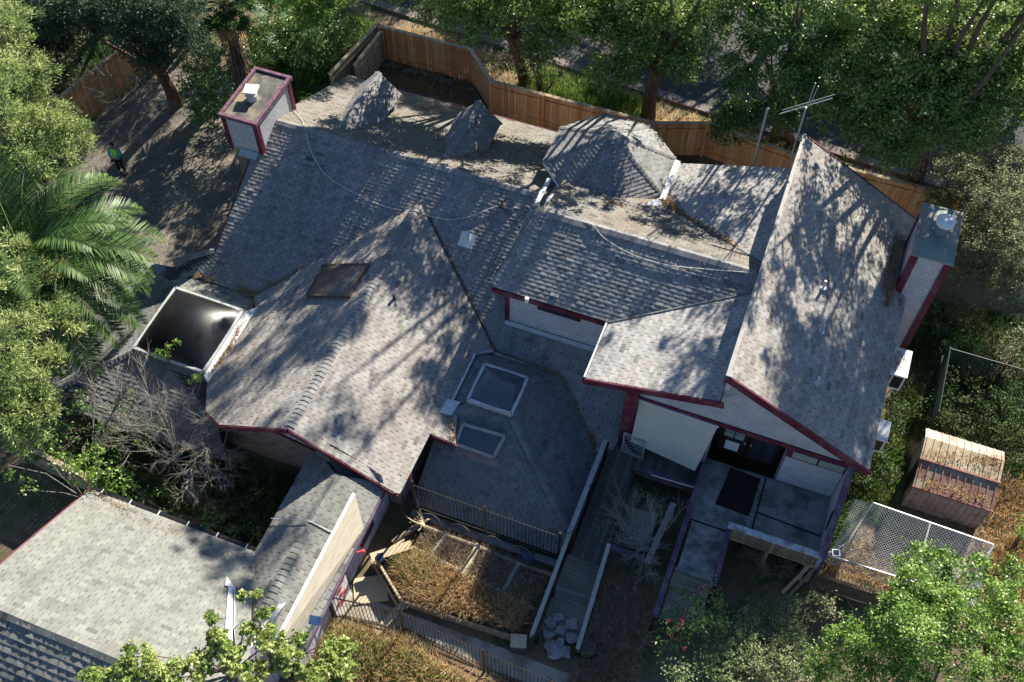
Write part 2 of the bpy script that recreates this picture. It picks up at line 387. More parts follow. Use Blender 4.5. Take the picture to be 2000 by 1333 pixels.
def ridge_caps(p, q, parent, mat, wd=0.15, drop=0.45, step=0.17, lift=0.03):
    """overlapping cap shingles along a ridge or hip from p (low) to q"""
    p = V(p); q = V(q); L = (q - p).length; d = (q - p) / L; sd_ = d.cross(V((0, 0, 1))).normalized(); up = sd_.cross(d).normalized()
    mb = MB(); n = int(L / step)
    for i in range(n):
        a = p + d * (i * step); b = a + d * (step + 0.05); l0 = lift + random.uniform(0.008, 0.02); l1 = lift - 0.012
        for sg in (-1, 1):
            o = sd_ * sg * wd; dn = up * -wd * drop
            vs = [a + up * l0, b + up * l1, b + o + dn + up * l1, a + o + dn + up * l0, a + up * (l0 - 0.02), a + o + dn + up * (l0 - 0.03)]
            mb.add(vs, [(0, 1, 2, 3), (0, 3, 5, 4)])
    return obj('ridge_cap', mb, mat, parent)

def fascia(p, q, parent, mat=None, h=0.24, th=0.06, name='fascia', drop=0.02):
    p = V(p); q = V(q); mb = MB()
    dn = V((0, 0, -h / 2 - drop)); mb.bar(p + dn, q + dn, th, h)
    return obj(name, mb, mat or M['maroon'], parent)

def wall(pts, parent, mat, name='wall', th=0.16, inward=None):
    """vertical wall polygon with thickness th pushed along inward"""
    mb = MB(); mb.prism(pts, V(inward) * th); return obj(name, mb, mat, parent)
# ================================================================== THE HOUSE
SH, PALE, MAR = M['shingle'], M['shingle_pale'], M['maroon']
house = thing('house', 'rambling grey shingled house with many gables, maroon trim and pale walls', 'house', (-8, 22, 0))
nA, dA = (0, -0.5, 1), 2.53 - 0.5 * 20.64            # front slope of the long main roof
zA = lambda y: 2.53 + 0.5 * (y - 20.64)
zRear = lambda y: 4.63 - 0.46 * (y - 24.84)
nRear, dRear = (0, 0.46, 1), 4.63 + 0.46 * 24.84
zR = lambda x: 7.0 - 0.545 * (x + 0.12)
nR, dR_ = (0.545, 0, 1), 7.0 - 0.545 * 0.12
zS = lambda x: 4.7 + 0.245 * (x + 4.37)
zCf = lambda y: 4.7 + 0.498 * (y - 20.28)
zCr = lambda y: 6.03 - 0.43 * (y - 22.95)
nB, dB_ = (0.4432, 0, 1), 4.0 - 0.4432 * 12.63
zBr = lambda x: 4.0 - 0.4432 * (x + 12.63)
zBl = lambda x: 4.0 + 0.4696 * (x + 12.63)
A_ = lambda x, y: (x, y, zA(y))
# long main roof, front and rear slopes, small hip at the drive end
roof_slope([A_(-19.35, 24.84), A_(-19.6, 23.4), A_(-19.6, 18.9), A_(-17.5, 18.85), A_(-12.63, 23.58), A_(-8.15, 19.6), A_(-5.66, 19.5),
            A_(-3.7, 17.72), A_(-3.2, 17.45), A_(-2.95, 18.4), A_(-2.95, 20.62), A_(-8.12, 20.62), A_(-8.12, 24.84)], house, SH)
roof_slope([A_(-19.6, 20.08), (-21.35, 19.45, 1.5), (-21.0, 18.95, 1.42), A_(-19.6, 18.9)], house, SH)
roof_slope([(-19.35, 24.84, 4.63), (-4.5, 24.84, 4.63), (-4.5, 30.75, zRear(30.75)), (-18.2, 30.75, zRear(30.75)), (-19.45, 30.9, zRear(30.9)), (-19.45, 26.2, zRear(26.2))], house, M['shingle_rear'], lift=0.008)
ridge_caps((-8.2, 24.84, 4.63), (-19.2, 24.84, 4.63), house, SH)
ridge_caps((-21.2, 19.4, 1.55), A_(-19.62, 20.0), house, SH)
fascia((-19.45, 30.93, zRear(30.9)), (-4.6, 30.8, zRear(30.8)), house)
fascia(A_(-19.64, 23.3), A_(-19.64, 20.1), house)
fascia((-3.6, 17.6, 1.02), (-5.6, 19.45, 1.92), house, M['flash'], 0.1, 0.12, 'gutter')
fascia((-5.66, 19.48, 1.97), (-8.2, 19.5, 1.97), house, M['flash'], 0.1, 0.12, 'gutter')
wall([(-19.2, 24.84, 0), (-19.2, 30.4, 0), (-19.2, 30.4, zRear(30.4) - .2), (-19.2, 24.84, 4.42), (-19.2, 19.2, zA(19.2) - .2), (-19.2, 19.2, 0)], house, M['siding'], inward=(1, 0, 0))
wall([(-19.2, 30.4, 0), (-4.6, 30.4, 0), (-4.6, 30.4, 1.85), (-19.2, 30.4, 1.85)], house, M['siding'], inward=(0, -1, 0))

# two little dormers on the rear slope
def dormer(xr, yf, zr, half, slope):
    yb = 24.84 + (4.63 - zr) / 0.46
    ze = zr - slope * half; ye = 24.84 + (4.63 - ze) / 0.46
    for sg, hf in ((-1, half * .85), (1, half)):
        roof_slope([(xr, yf, zr), (xr, yb, zr), (xr + sg * hf, ye, ze), (xr + sg * hf, yf - 0.1, ze)], house, M['shingle'], 'dormer_roof', thick=0.1, lift=0.018)
    ridge_caps((xr, yf - .02, zr), (xr, yb + .2, zr), house, SH)
    yw = yf - 0.35; zw = zRear(yw)
    wall([(xr - half * .7, yw, zw), (xr + half - .15, yw, zw), (xr + half - .15, yw, ze + .0), (xr, yw, zr - .15), (xr - half * .7, yw, ze + .0)], house, M['siding'], 'dormer_wall', inward=(0, -1, 0))
    mb = MB(); mb.box((xr, yw + .05, (zw + zr) / 2 - .15), (0.7, 0.06, 0.7)); obj('window', mb, M['glass'], house)
    for sg, hf in ((-1, half * .85), (1, half)):
        fascia((xr + sg * hf, yf - .06, ze - .02), (xr, yf - .04, zr - .03), house, h=0.12)
    t = MB(); t.bar((xr - .25, yb + .75, zRear(yb + .75) + .05), (xr - .05, yb + .05, zr + .02), .05, .03); obj('flashing', t, M['flash'], house)
dormer(-16.9, 29.1, 4.28, .95, 0.85)
dormer(-12.5, 29.0, 4.28, .95, 0.85)

# left chimney chase standing astride the main ridge end
def chase(name, x0, x1, y0, y1, zb, zt, parent, cap='sunk'):
    root = parent; mb = MB()
    mb.box(((x0 + x1) / 2, (y0 + y1) / 2, (zb + zt) / 2), (x1 - x0, y1 - y0, zt - zb))
    o = obj(name, mb, M['siding'], root)
    b = 0.17
    for x in (x0, x1):
        for y in (y0, y1):
            tr = MB(); sx = 1 if x == x1 else -1; sy = 1 if y == y1 else -1
            tr.box((x + sx * .02 - sx * b / 2 + sx * .02, y + sy * .02, (zb + zt) / 2), (b, .05, zt - zb))
            tr.box((x + sx * .02, y - sy * b / 2 + sy * .0, (zb + zt) / 2), (.05, b, zt - zb + .004))
            obj('corner_trim', tr, M['maroon'], o)
    return o
ch = chase('chimney', -20.62, -19.2, 23.6, 26.2, 3.85, 5.5, house)
c = MB()
for p, q in (((-20.72, 23.58, 5.53), (-19.1, 23.58, 5.53)), ((-20.72, 26.27, 5.53), (-19.1, 26.27, 5.53))): c.bar(p, q, 0.13, 0.16)
for x in (-20.64, -19.18): c.bar((x, 23.66, 5.535), (x, 26.19, 5.535), 0.13, 0.16)
obj('chimney_rim', c, mottled('sun bleached maroon trim', (0.11, 0.035, 0.06), (0.20, 0.12, 0.155), 5, 0.6, bmp=.1), ch)
c = MB(); c.box((-19.91, 24.92, 5.515), (1.3, 2.5, 0.04)); obj('chimney_top', c, mottled('mossy cement cap', (0.05, 0.05, 0.05), (0.17, 0.16, 0.145), 2.2, 0.95, c2=(0.26, 0.21, 0.14), s2=1.4), ch)
c = MB(); c.tube([(-19.95, 24.75, 5.49), (-19.95, 24.75, 5.75)], 0.22, 14); obj('flue_pipe', c, M['flash'], ch)
c = MB(); c.box((-19.98, 24.85, 5.92), (0.52, 0.5, 0.05), 0.25)
for sx in (-1, 1):
    for sy in (-1, 1): c.tube([(-19.95 + sx * .15, 24.75 + sy * .15, 5.73), (-19.98 + sx * .18, 24.85 + sy * .17, 5.91)], 0.012, 4)
obj('flue_cap', c, M['white'], ch)
c = MB(); c.box((-20.2, 24.9, 1.92), (.8, 2.3, 3.86)); obj('chimney_base', c, M['stone'], ch)
c = MB(); c.box((-19.75, 23.42, zA(23.42) + .03), (0.75, 0.3, 0.02), rx=math.atan(.5)); obj('flashing', c, M['flash'], ch)

# upper storey block in the middle
roof_slope([(-8.5, 20.28, 4.7), (-4.37, 20.28, 4.7), (-.14, 22.38, 5.745), (-.14, 22.95, 6.03), (-7.69, 22.95, 6.03)], house, SH)
roof_slope([(-7.69, 22.95, 6.03), (-.14, 22.95, 6.03), (-.14, 23.62, 5.742), (-4.2, 25.95, 4.74), (-4.5, 27.4, zCr(27.4)), (-7.9, 27.0, zCr(27.0))], house, M['shingle_rear'], lift=0.008)
roof_slope([(-7.69, 22.95, 6.03), (-8.55, 24.55, 4.75), (-8.5, 20.28, 4.7)], house, SH, lift=0.009)
ridge_caps((-.3, 22.95, 6.03), (-7.6, 22.95, 6.03), house, M['shingle'], wd=0.17)
ridge_caps((-8.45, 20.35, 4.74), (-7.72, 22.9, 6.0), house, SH)
fascia((-8.52, 20.26, 4.69), (-4.4, 20.26, 4.69), house, h=0.2)
cw = wall([(-8.12, 20.64, zA(20.64) - .1), (-3.0, 20.64, zA(20.64) - .1), (-3.0, 20.64, 4.75), (-8.12, 20.64, 4.75)], house, M['siding'], inward=(0, 1, 0))
wall([(-8.12, 20.8, 2.3), (-8.12, 27.0, 2.3), (-8.12, 27, 4.2), (-8.12, 24.6, 4.7), (-8.12, 22.5, 4.8), (-8.12, 20.8, 4.7)], house, M['siding'], inward=(1, 0, 0))
t = MB(); t.bar((-8.1, 20.615, 2.5), (-8.1, 20.615, 4.6), 0.05, 0.16, (1, 0, 0)); obj('corner_trim', t, MAR, house)
t = MB(); t.bar((-8.15, 20.53, zA(20.53) + .05), (-2.98, 20.53, zA(20.53) + .05), 0.16, 0.03, (0, -.5, 1)); obj('flashing', t, M['flash'], house)
wn = MB(); wn.box((-6.2, 20.62, 4.05), (1.55, 0.07, 0.55)); wn = obj('window', wn, M['darkwood'], house)
for x in (-6.57, -5.83):
    g = MB(); g.box((x, 20.575, 4.05), (0.66, 0.03, 0.44)); obj('pane', g, M['glass'], wn)
lp = MB(); lp.box((-7.22, 20.2, 4.66), (0.12, 0.1, 0.22)); obj('soffit_lamp', lp, M['white'], house)

# left half of the big gable, a lower plane that falls toward the middle block
roof_slope([(-4.37, 17.93, 4.7), (-.16, 17.93, zS(-.16)), (-.16, 22.33, zS(-.16)), (-4.37, 20.25, 4.7)], house, M['shingle_light'], lift=0.010)
roof_slope([(-.16, 23.66, zS(-.16)), (-.16, 28.3, zS(-.16)), (-4.2, 28.05, zS(-4.2)), (-4.2, 26.0, zS(-4.2))], house, M['shingle_light'], lift=0.010)
v = MB(); v.bar((-4.37, 20.26, 4.73), (-.2, 22.35, 5.76), 0.05, 0.03); v.bar((-4.2, 25.98, 4.76), (-.2, 23.64, 5.76), 0.05, 0.03); obj('valley_flashing', v, M['shingle_dark'], house)
fascia((-4.45, 17.9, 4.70), (-.02, 17.9, zS(-.02) + .02), house, h=0.27)
fascia((-4.42, 17.93, 4.73), (-4.42, 20.2, 4.73), house, M['flash'], h=0.05, drop=-0.03)
fascia((-4.24, 26.0, 4.82), (-4.24, 28.05, 4.82), house, M['white'], h=0.12, drop=-0.06, th=0.2)
# right half: the tall plane
roof_slope([(-.14, 18.05, 7.0), (4.67, 18.05, zR(4.67)), (4.67, 25.05, zR(4.67)), (4.22, 25.1, zR(4.22)), (4.22, 27.4, zR(4.22)), (4.6, 27.45, zR(4.6)), (4.45, 28.6, zR(4.45)), (-.14, 28.65, 7.0)], house, M['shingle_brown'], lift=0.010)
fascia((-.1, 18.02, 7.02), (4.72, 18.02, zR(4.72) + .02), house, h=0.30)
fascia((-.1, 28.68, 7.02), (4.45, 28.63, zR(4.45) + .02), house, h=0.25)
t = MB(); t.bar((-.16, 18.0, 7.03), (-.16, 28.68, 7.03), 0.12, 0.05); obj('ridge_flashing', t, mottled('sun bleached ridge metal', (.26, .255, .24), (.36, .35, .33), 3, .6), house)
t = MB(); t.bar((-.2, 18.02, 6.8), (-.2, 19.0, 6.8), 0.05, 0.42); obj('fascia', t, MAR, house)
wall([(-.14, 18.35, 5.4), (-.14, 28.4, 5.4), (-.14, 28.4, 6.88), (-.14, 18.35, 6.88)], house, M['siding'], 'clerestory_wall', inward=(1, 0, 0))
# gable wall with its door and strip window
FL = 1.45; YW = 18.45
gw = lambda pts: wall([(x, YW, z) for x, z in pts], house, M['siding'], inward=(0, 1, 0))
gw([(-3.0, 0.9), (-.02, 0.9), (-.02, zS(-.02) - .1), (-3.0, zS(-3.0) - .12)])
gw([(-.02, 3.62), (2.25, 3.62), (2.25, zR(2.25) - .14), (.1, zR(.1) - .14), (-.02, 6.8)])
gw([(2.25, FL), (4.3, FL), (4.3, zR(4.3) - .14), (2.25, zR(2.25) - .14)])
t = MB(); t.bar((-3.0, YW - .03, 3.75), (4.3, YW - .03, 3.68), 0.06, 0.2); obj('band_trim', t, MAR, house)
wall([(4.3, YW, 0), (4.3, 28.3, 0), (4.3, 28.3, zR(4.3) - .14), (4.3, YW, zR(4.3) - .14)], house, M['siding'], inward=(-1, 0, 0))
wall([(-4.0, 28.0, 0), (4.3, 28.0, 0), (4.3, 28.0, zR(4.3) - .14), (-.1, 28.0, 6.8), (-.1, 28.0, 5.5), (-4.0, 28.0, 4.6)], house, M['siding'], inward=(0, -1, 0))
wall([(-3.0, YW + .16, .9), (-3.0, 20.64, .9), (-3.0, 20.64, zS(-3) - .12), (-3.0, YW + .16, zS(-3) - .12)], house, M['siding'], inward=(1, 0, 0))
t = MB(); t.box((-2.86, YW - .16, 2.75), (0.42, 0.34, 3.6)); obj('corner_post', t, MAR, house)
# recessed entrance
rc = MB()
rc.add([(-.02, YW + .55, FL), (2.25, YW + .55, FL), (2.25, YW + .55, 3.62), (-.02, YW + .55, 3.62)], [(0, 1, 2, 3)])
rc.box((1.115, YW + .28, 3.66), (2.3, .56, .06)); rc.box((-.04, YW + .28, 2.55), (.04, .56, 2.2)); rc.box((2.28, YW + .28, 2.55), (.04, .56, 2.2))
obj('entrance_recess', rc, M['darkwood'], house)
def french(x0, x1, lit):
    d = MB(); d.box(((x0 + x1) / 2, YW + .46, FL + 1.02), (x1 - x0 - .03, .07, 2.02)); d = obj('door', d, M['darkwood'], house)
    nx, nz = 2, (3 if lit else 5); w_ = (x1 - x0 - .26) / nx; zt = FL + 1.9; h_ = 0.36 if not lit else 0.30
    for i in range(nx):
        for j in range(nz):
            g = MB(); g.box((x0 + .13 + w_ * (i + .5), YW + .415, zt - h_ * (j + .5)), (w_ - .05, .02, h_ - .05)); obj('pane', g, M['pane'] if lit else M['glass'], d)
    hd = MB(); hd.tube([(x1 - .09 if lit else x0 + .09, YW + .40, FL + .98), (x1 - .09 if lit else x0 + .09, YW + .34, FL + .98)], .03, 8); obj('handle', hd, M['flash'], d)
    return d
d = french(.12, 1.08, True); g = MB(); g.box((.62, YW + .41, FL + .52), (.46, .03, .5)); obj('pet_flap', g, M['white'], d)
french(1.12, 2.12, False)
wn = MB(); wn.box((3.28, YW - .03, 3.42), (1.95, .08, .52)); wn = obj('window', wn, MAR, house)
for x in (2.86, 3.70):
    g = MB(); g.box((x, YW - .08, 3.42), (.78, .03, .34)); obj('pane', g, M['pane'], wn)
# wing wall of the patio, its top falling away from the house
mt = wall([(4.3, YW, 0.0), (4.3, 15.95, 0.0), (4.3, 15.95, 2.0), (4.3, YW, 3.87)], house, M['siding'], 'wing_wall', .14, (-1, 0, 0))
t = MB(); t.bar((4.25, YW, 3.9), (4.25, 15.9, 2.03), .22, .05); obj('wall_cap', t, M['purple'], mt)
t = MB(); t.bar((4.33, 15.93, 0), (4.33, 15.93, 2.0), .06, .2, (0, 1, 0)); obj('corner_trim', t, M['purple'], mt)
t = MB(); pts = [(4.14, 17.1 + .17 * math.cos(a) + .12 * math.sin(a), 2.35 + .42 * math.sin(a)) for a in np.linspace(0, 2 * math.pi, 18)[:-1]]; t.prism(pts, (.05, 0, 0)); obj('oval_opening', t, M['dark'], mt)
# vent pipes on the tall plane
vp = []
for px, py in ((1594, 752), (1604, 650), (1607, 565)):
    p = onplane(px, py, nR, dR_); t = MB(); t.tube([p, p + V((0, 0, .42))], .045, 8); t.disc(p + V((0, 0, .01)), .1, .08, 10); o = obj('vent_pipe', t, M['flash'], house)
p = onplane(912, 470, nA, dA); t = MB(); t.tube([p, p + V((0, 0, .42))], .1, 12); t.box(p + V((0, 0, .02)), (.55, .55, .02), rx=math.atan(.5)); obj('vent_pipe', t, M['white'], house)
p = onplane(770, 585, nB, dB_); t = MB(); t.tube([p, p + V((0, 0, .25))], .05, 8); obj('vent_pipe', t, M['iron'], house)

# right chimney
ch = chase('chimney', 4.27, 5.45, 25.12, 27.35, 0, 6.5, house)
c = MB(); c.box((4.86, 26.23, 6.54), (1.34, 2.4, .08)); obj('chimney_top', c, mottled('verdigris sheet metal', (.16, .20, .185), (.28, .30, .26), 1.6, .6, c2=(.30, .20, .15), s2=1.3), ch)
c = MB(); c.tube([(4.95, 26.35, 6.55), (4.95, 26.35, 6.95)], .22, 18)
for k in range(4): c.tube([(4.95, 26.35, 6.66 + .07 * k), (4.95, 26.35, 6.69 + .07 * k)], .26, 18)
obj('flue_pipe', c, M['galv'], ch)
c = MB(); c.tube([(4.95, 26.35, 6.97), (4.95, 26.35, 7.1), (4.95, 26.35, 7.16)], [.30, .30, .2], 20); obj('flue_cap', c, M['white'], ch)
for x in (4.35, 5.37):
    c = MB(); c.box((x, 25.09, 3.2), (.2, .06, 6.5)); obj('corner_trim', c, MAR, ch)

# octagonal turret roof behind the upper block
TC = V((-6.62, 27.3, 4.9)); TRd = 2.45
tur = thing('turret', None, None); tur.parent = house; tur.location = (0, 0, 0) ; tur.location = V((0, 0, 0)) - house.location
ring = [V((TC.x + TRd * math.cos(R_(22.5 + 45 * k)), TC.y + TRd * math.sin(R_(22.5 + 45 * k)), 4.75)) for k in range(8)]
mid = [V((TC.x + TRd * .55 * math.cos(R_(22.5 + 45 * k)), TC.y + TRd * .55 * math.sin(R_(22.5 + 45 * k)), 5.5)) for k in range(8)]
apex = V((TC.x, TC.y, 6.1))
for k in range(8):
    j = (k + 1) % 8
    roof_slope([ring[k], ring[j], apex], tur, SH, 'turret_roof', thick=.06, lift=.016)
    ridge_caps(ring[k], apex, tur, M['shingle_dark'], wd=.1, drop=.25, lift=.03)
dr = MB(); dr.tube([(TC.x, TC.y, 1.5), (TC.x, TC.y, 4.72)], TRd - .3, 8); obj('turret_wall', dr, M['siding'], tur)
for k in range(8):
    j = (k + 1) % 8; fascia(ring[k], ring[j], tur, M['white'] if k in (4, 5, 6, 7, 0) else MAR, h=.1, th=.05)
fl = MB()
fl.prism([(-5.35, 24.85, 5.02), (-4.35, 25.95, 4.95), (-4.15, 25.75, 4.88), (-5.1, 24.6, 4.97)], (0, 0, -.04))
fl.prism([(-8.35, 25.3, 5.1), (-8.2, 25.3, 5.1), (-7.95, 23.2, 6.0), (-8.1, 23.1, 6.02)], (0, 0, -.03))
obj('flashing', fl, M['white'], house)

# front wing with its ridge running toward the viewer
Br = lambda x, y: (x, y, zBr(x)); Bl = lambda x, y: (x, y, zBl(x))
roof_slope([(-12.63, 23.56, 4.0), (-12.63, 13.2, 4.0), Br(-9.0, 13.05), Br(-8.88, 13.12), Br(-8.86, 15.5), Br(-8.02, 15.62), Br(-8.42, 16.75), Br(-8.69, 16.76), Br(-8.67, 19.1), Br(-8.15, 19.55)], house, M['shingle_brown'], lift=.014)
roof_slope([(-12.63, 23.56, 4.0), Bl(-17.5, 18.84), Bl(-17.1, 18.3), Bl(-17.14, 14.96), Bl(-16.3, 13.6), Bl(-15.4, 13.12), (-12.63, 13.2, 4.0)], house, M['shingle_brown'], lift=.013)
ridge_caps((-12.63, 13.3, 4.0), (-12.63, 23.4, 4.0), house, SH, wd=.17)
v = MB(); v.bar((-12.6, 23.5, 4.02), (-8.2, 19.6, 2.05), .055, .03); obj('valley_flashing', v, M['underlay'], house)
v = MB(); v.bar((-12.66, 23.5, 4.02), (-17.45, 18.9, 1.76), .05, .03); obj('valley_flashing', v, M['shingle_dark'], house)
v = MB(); v.bar((-8.70, 16.8, 2.24), (-8.70, 19.05, 2.25), .09, .08); v.bar((-8.7, 19.1, 2.2), (-8.2, 19.5, 2.05), .09, .08); v.prism([(-8.85, 16.95, 2.36), (-8.4, 17.0, 2.32), (-8.5, 16.4, 2.30), (-8.9, 16.35, 2.37)], (0, 0, -.03)); obj('gutter', v, M['flash'], house)
fascia((-12.63, 13.17, 4.02), Br(-8.95, 13.03), house, h=.2)
fascia((-12.63, 13.17, 4.02), Bl(-15.4, 13.09), house, h=.2)
fascia(Bl(-15.4, 13.09), Bl(-16.3, 13.57), house, h=.2)
fascia(Br(-8.84, 15.49), Br(-8.0, 15.6), house, h=.2)
wall([(-16.4, 13.75, 0), (-9.3, 13.75, 0), (-9.3, 13.75, zBr(-9.3) - .16), (-12.63, 13.75, 3.84), (-16.0, 13.75, zBl(-16.0) - .16), (-16.4, 13.75, 2.1)], house, M['stone'], inward=(0, 1, 0))
wall([(-15.0, 13.71, 2.75), (-12.0, 13.71, 2.0), (-11.5, 13.71, 3.3), (-12.63, 13.71, 3.84), (-15.2, 13.71, 2.78)], house, M['boards_lav'], 'gable_boards', .03, (0, 1, 0))
t = MB(); t.bar((-15.3, 13.69, 2.7), (-12.0, 13.69, 1.95), .05, .09); t.bar((-13.6, 13.69, 2.3), (-13.6, 13.69, 3.3), .05, .06); obj('gable_trim', t, MAR, house)
wall([(-9.3, 13.9, 0), (-9.3, 16.5, 0), (-9.3, 16.5, 2.35), (-9.3, 13.9, 2.35)], house, M['boards_lav'], inward=(-1, 0, 0))
wall([(-16.4, 13.9, 0), (-16.4, 18.6, 0), (-16.4, 18.6, 2.0), (-16.4, 13.9, 2.0)], house, M['stone'], inward=(1, 0, 0))

def skylight(c00, c10, c11, c01, n, h, dome_h, frame_mat, dome_mat, fw=.09, name='skylight', parent=None):
    """a raised frame with a bulged acrylic dome in it; corners in order"""
    c = [V(p) for p in (c00, c10, c11, c01)]; n = V(n).normalized(); parent = parent or house
    fb = MB()
    for i in range(4): fb.bar(c[i] + n * h / 2, c[(i + 1) % 4] + n * h / 2, fw, h, n)
    f = obj(name, fb, frame_mat, parent)
    N = 14; mb = MB(); vs = []
    for j in range(N + 1):
        for i in range(N + 1):
            u, v_ = i / N, j / N
            p = c[0] * (1 - u) * (1 - v_) + c[1] * u * (1 - v_) + c[2] * u * v_ + c[3] * (1 - u) * v_
            k = (1 - (2 * u - 1) ** 2) * (1 - (2 * v_ - 1) ** 2)
            vs.append(p + n * (h * .8 + dome_h * k ** .8))
    mb.add(vs, [(j * (N + 1) + i, j * (N + 1) + i + 1, (j + 1) * (N + 1) + i + 1, (j + 1) * (N + 1) + i) for j in range(N) for i in range(N)])
    obj('dome', mb, dome_mat, f, smooth=True)
    return f
nBl, dBl = (-.4696, 0, 1), 4.0 + .4696 * 12.63
k = [onplane(px, py, nBl, dBl, .0) for px, py in ((603, 582), (684, 583), (722, 521), (634, 523))]
skylight(*k, V(nBl), .16, .12, M['dome_brown'], M['dome_brown'], .06)

# big smoked dome on its low hipped box beside the drive
ES = [V((-20.12, 15.07, 2.0)), V((-17.3, 15.05, 2.0)), V((-17.34, 17.88, 2.0)), V((-20.16, 17.92, 2.0))]
roof_slope([ES[3] - V((0, 0, .06)), ES[2] + V((.1, 0, -.06)), (-17.2, 18.35, 1.84), (-17.6, 18.85, 1.62), (-20.1, 18.95, 1.6), (-20.75, 18.35, 1.68)], house, M['shingle_pale'], lift=.006)
roof_slope([ES[0] - V((0, 0, .06)), ES[3] - V((0, 0, .06)), (-20.75, 18.35, 1.7), (-22.9, 19.2, .95), (-22.9, 12.4, .95)], house, M['shingle_dark'])
roof_slope([ES[1] - V((0, 0, .06)), ES[0] - V((0, 0, .06)), (-22.9, 12.4, .95), (-15.3, 12.7, .98), (-16.9, 14.6, 1.85)], house, M['shingle_dark'])
roof_slope([(-20.75, 18.35, 1.7), (-20.1, 18.95, 1.6), (-21.0, 19.2, 1.42), (-22.9, 19.2, .95)], house, M['shingle'])
ridge_caps((-22.8, 12.5, 1.0), ES[0], house, M['shingle_dark'])
t = MB(); t.prism([(-17.28, 15.0, 2.0), (-16.98, 14.75, 1.99), (-16.94, 18.3, 1.99), (-17.28, 17.95, 2.0)], (0, 0, -.1)); obj('curb_flashing', t, M['white'], house)
skylight(*ES, (0, 0, 1), .12, .66, M['flash'], M['dome_black'], .1)
wall([(-22.5, 12.8, 0), (-15.7, 13.1, 0), (-15.7, 13.1, 1.0), (-22.5, 12.8, .9)], house, M['stone'], inward=(0, 1, 0))
wall([(-22.5, 12.9, 0), (-22.5, 19.0, 0), (-22.5, 19.0, .9), (-22.5, 12.9, .9)], house, M['stone'], inward=(1, 0, 0))

# low hipped sun room with two skylights
DZ = 2.39; zDf = lambda y: DZ - .53 * (17.07 - y); nD, dD = (0, -.53, 1), DZ - .53 * 17.07
BLU = M['shingle_dark']
roof_slope([(-8.15, 17.07, DZ), (-6.57, 17.07, DZ), (-3.52, 14.43, zDf(14.43)), (-3.52, 13.7, zDf(13.7)), (-8.85, 13.7, zDf(13.7)), (-8.85, 16.5, zDf(16.5))], house, BLU, lift=.008)
roof_slope([(-6.57, 17.07, DZ), (-6.57, 18.6, DZ), (-5.66, 19.46, 1.95), (-3.72, 17.7, 1.05), (-3.52, 17.4, .98), (-3.52, 14.43, zDf(14.43))], house, BLU, lift=.008)
roof_slope([(-8.15, 18.6, DZ), (-8.72, 19.1, 2.1), (-8.2, 19.45, 1.98), (-5.66, 19.46, 1.95), (-6.57, 18.6, DZ)], house, BLU, lift=.008)
roof_slope([(-8.15, 17.07, DZ), (-8.15, 18.6, DZ), (-8.70, 19.05, 2.12), (-8.70, 16.8, 2.18)], house, BLU, lift=.008)
ridge_caps((-3.6, 14.5, zDf(14.5)), (-6.5, 17.02, DZ), house, BLU, wd=.17, drop=.25, step=.2, lift=.035)
ridge_caps((-5.75, 19.35, 2.0), (-6.57, 18.6, DZ), house, BLU, wd=.13, drop=.2)
skylight((-8.15, 17.07, DZ), (-6.57, 17.07, DZ), (-6.57, 18.6, DZ), (-8.15, 18.6, DZ), (0, 0, 1), .16, .30, M['flash'], M['dome_blue'], .1)
k = [onplane(px, py, nD, dD, 0) for px, py in ((893, 868), (966, 894), (988, 853), (907, 830))]
skylight(*k, V(nD), .24, .05, mottled('bronze skylight frame', (.24, .23, .215), (.36, .35, .33), 4, .5), M['dome_blue'], .11)
k = [onplane(px, py, nD, dD, .02) for px, py in ((890, 872), (884, 886), (966, 912), (973, 897))]
t = MB(); t.prism(k, (0, 0, -.03)); obj('apron_flashing', t, mottled('pinkish sheet metal', (.22, .17, .16), (.34, .27, .25), 3, .6), house)
wall([(-8.8, 13.95, 0), (-3.5, 13.95, 0), (-3.5, 13.95, .6), (-8.8, 13.95, .6)], house, M['concrete'], inward=(0, 1, 0))
t = MB(); t.box((-6.2, 13.55, .1), (5.3, .25, .22)); obj('kerb_wall', t, M['concrete'], house)
t = MB(); t.tube([(-9.0, 14.1, 2.0), (-9.05, 14.05, .9)], .045, 8); obj('downpipe', t, mottled('red downpipe', (.35, .05, .06), (.5, .09, .1), 4, .4), house)

# things that stand, hang or lie on the house
def cable(name, label, pts, rad=.014):
    q = []; P = [V(p) for p in pts]; P = [P[0]] + P + [P[-1]]
    for i in range(1, len(P) - 2):
        for k in range(8):
            t = k / 8; a, b, c, d = P[i - 1:i + 3]
            q.append(.5 * (2 * b + (c - a) * t + (2 * a - 5 * b + 4 * c - d) * t * t + (3 * b - a - 3 * c + d) * t ** 3))
    mb = MB(); mb.tube(q + [P[-1]], rad, 5); return tag(obj(name, mb, M['cable']), label, 'cable')
pl = [onplane(px, py, nRear, dRear, .05) for px, py in ((572, 218), (590, 238))]
pl += [onplane(px, py, nA, dA, .05) for px, py in ((600, 268), (612, 305), (640, 345), (690, 376), (745, 402), (785, 412))]
pl += [onplane(px, py, nB, dB_, .05) for px, py in ((824, 415), (838, 424))]
pl += [onplane(px, py, nA, dA, .05) for px, py in ((880, 430), (925, 422), (968, 405), (1000, 408), (1028, 402))] + [V((-8.3, 23.6, 5.15)), V((-7.75, 23.1, 6.08))]
cable('roof_cable', 'long white cable wandering over the main roof from the left chimney', pl)
nC, dC = (0, -.498, 1), 4.7 - .498 * 20.28
cable('roof_cable', 'short white cable sagging across the upper block to the tall gable', [V((-7.7, 23.05, 6.08)), V((-7.3, 23.2, 6.0))] + [onplane(px, py, nC, dC, .05) for px, py in ((1152, 437), (1180, 466), (1230, 496), (1300, 518), (1380, 527), (1470, 534))])
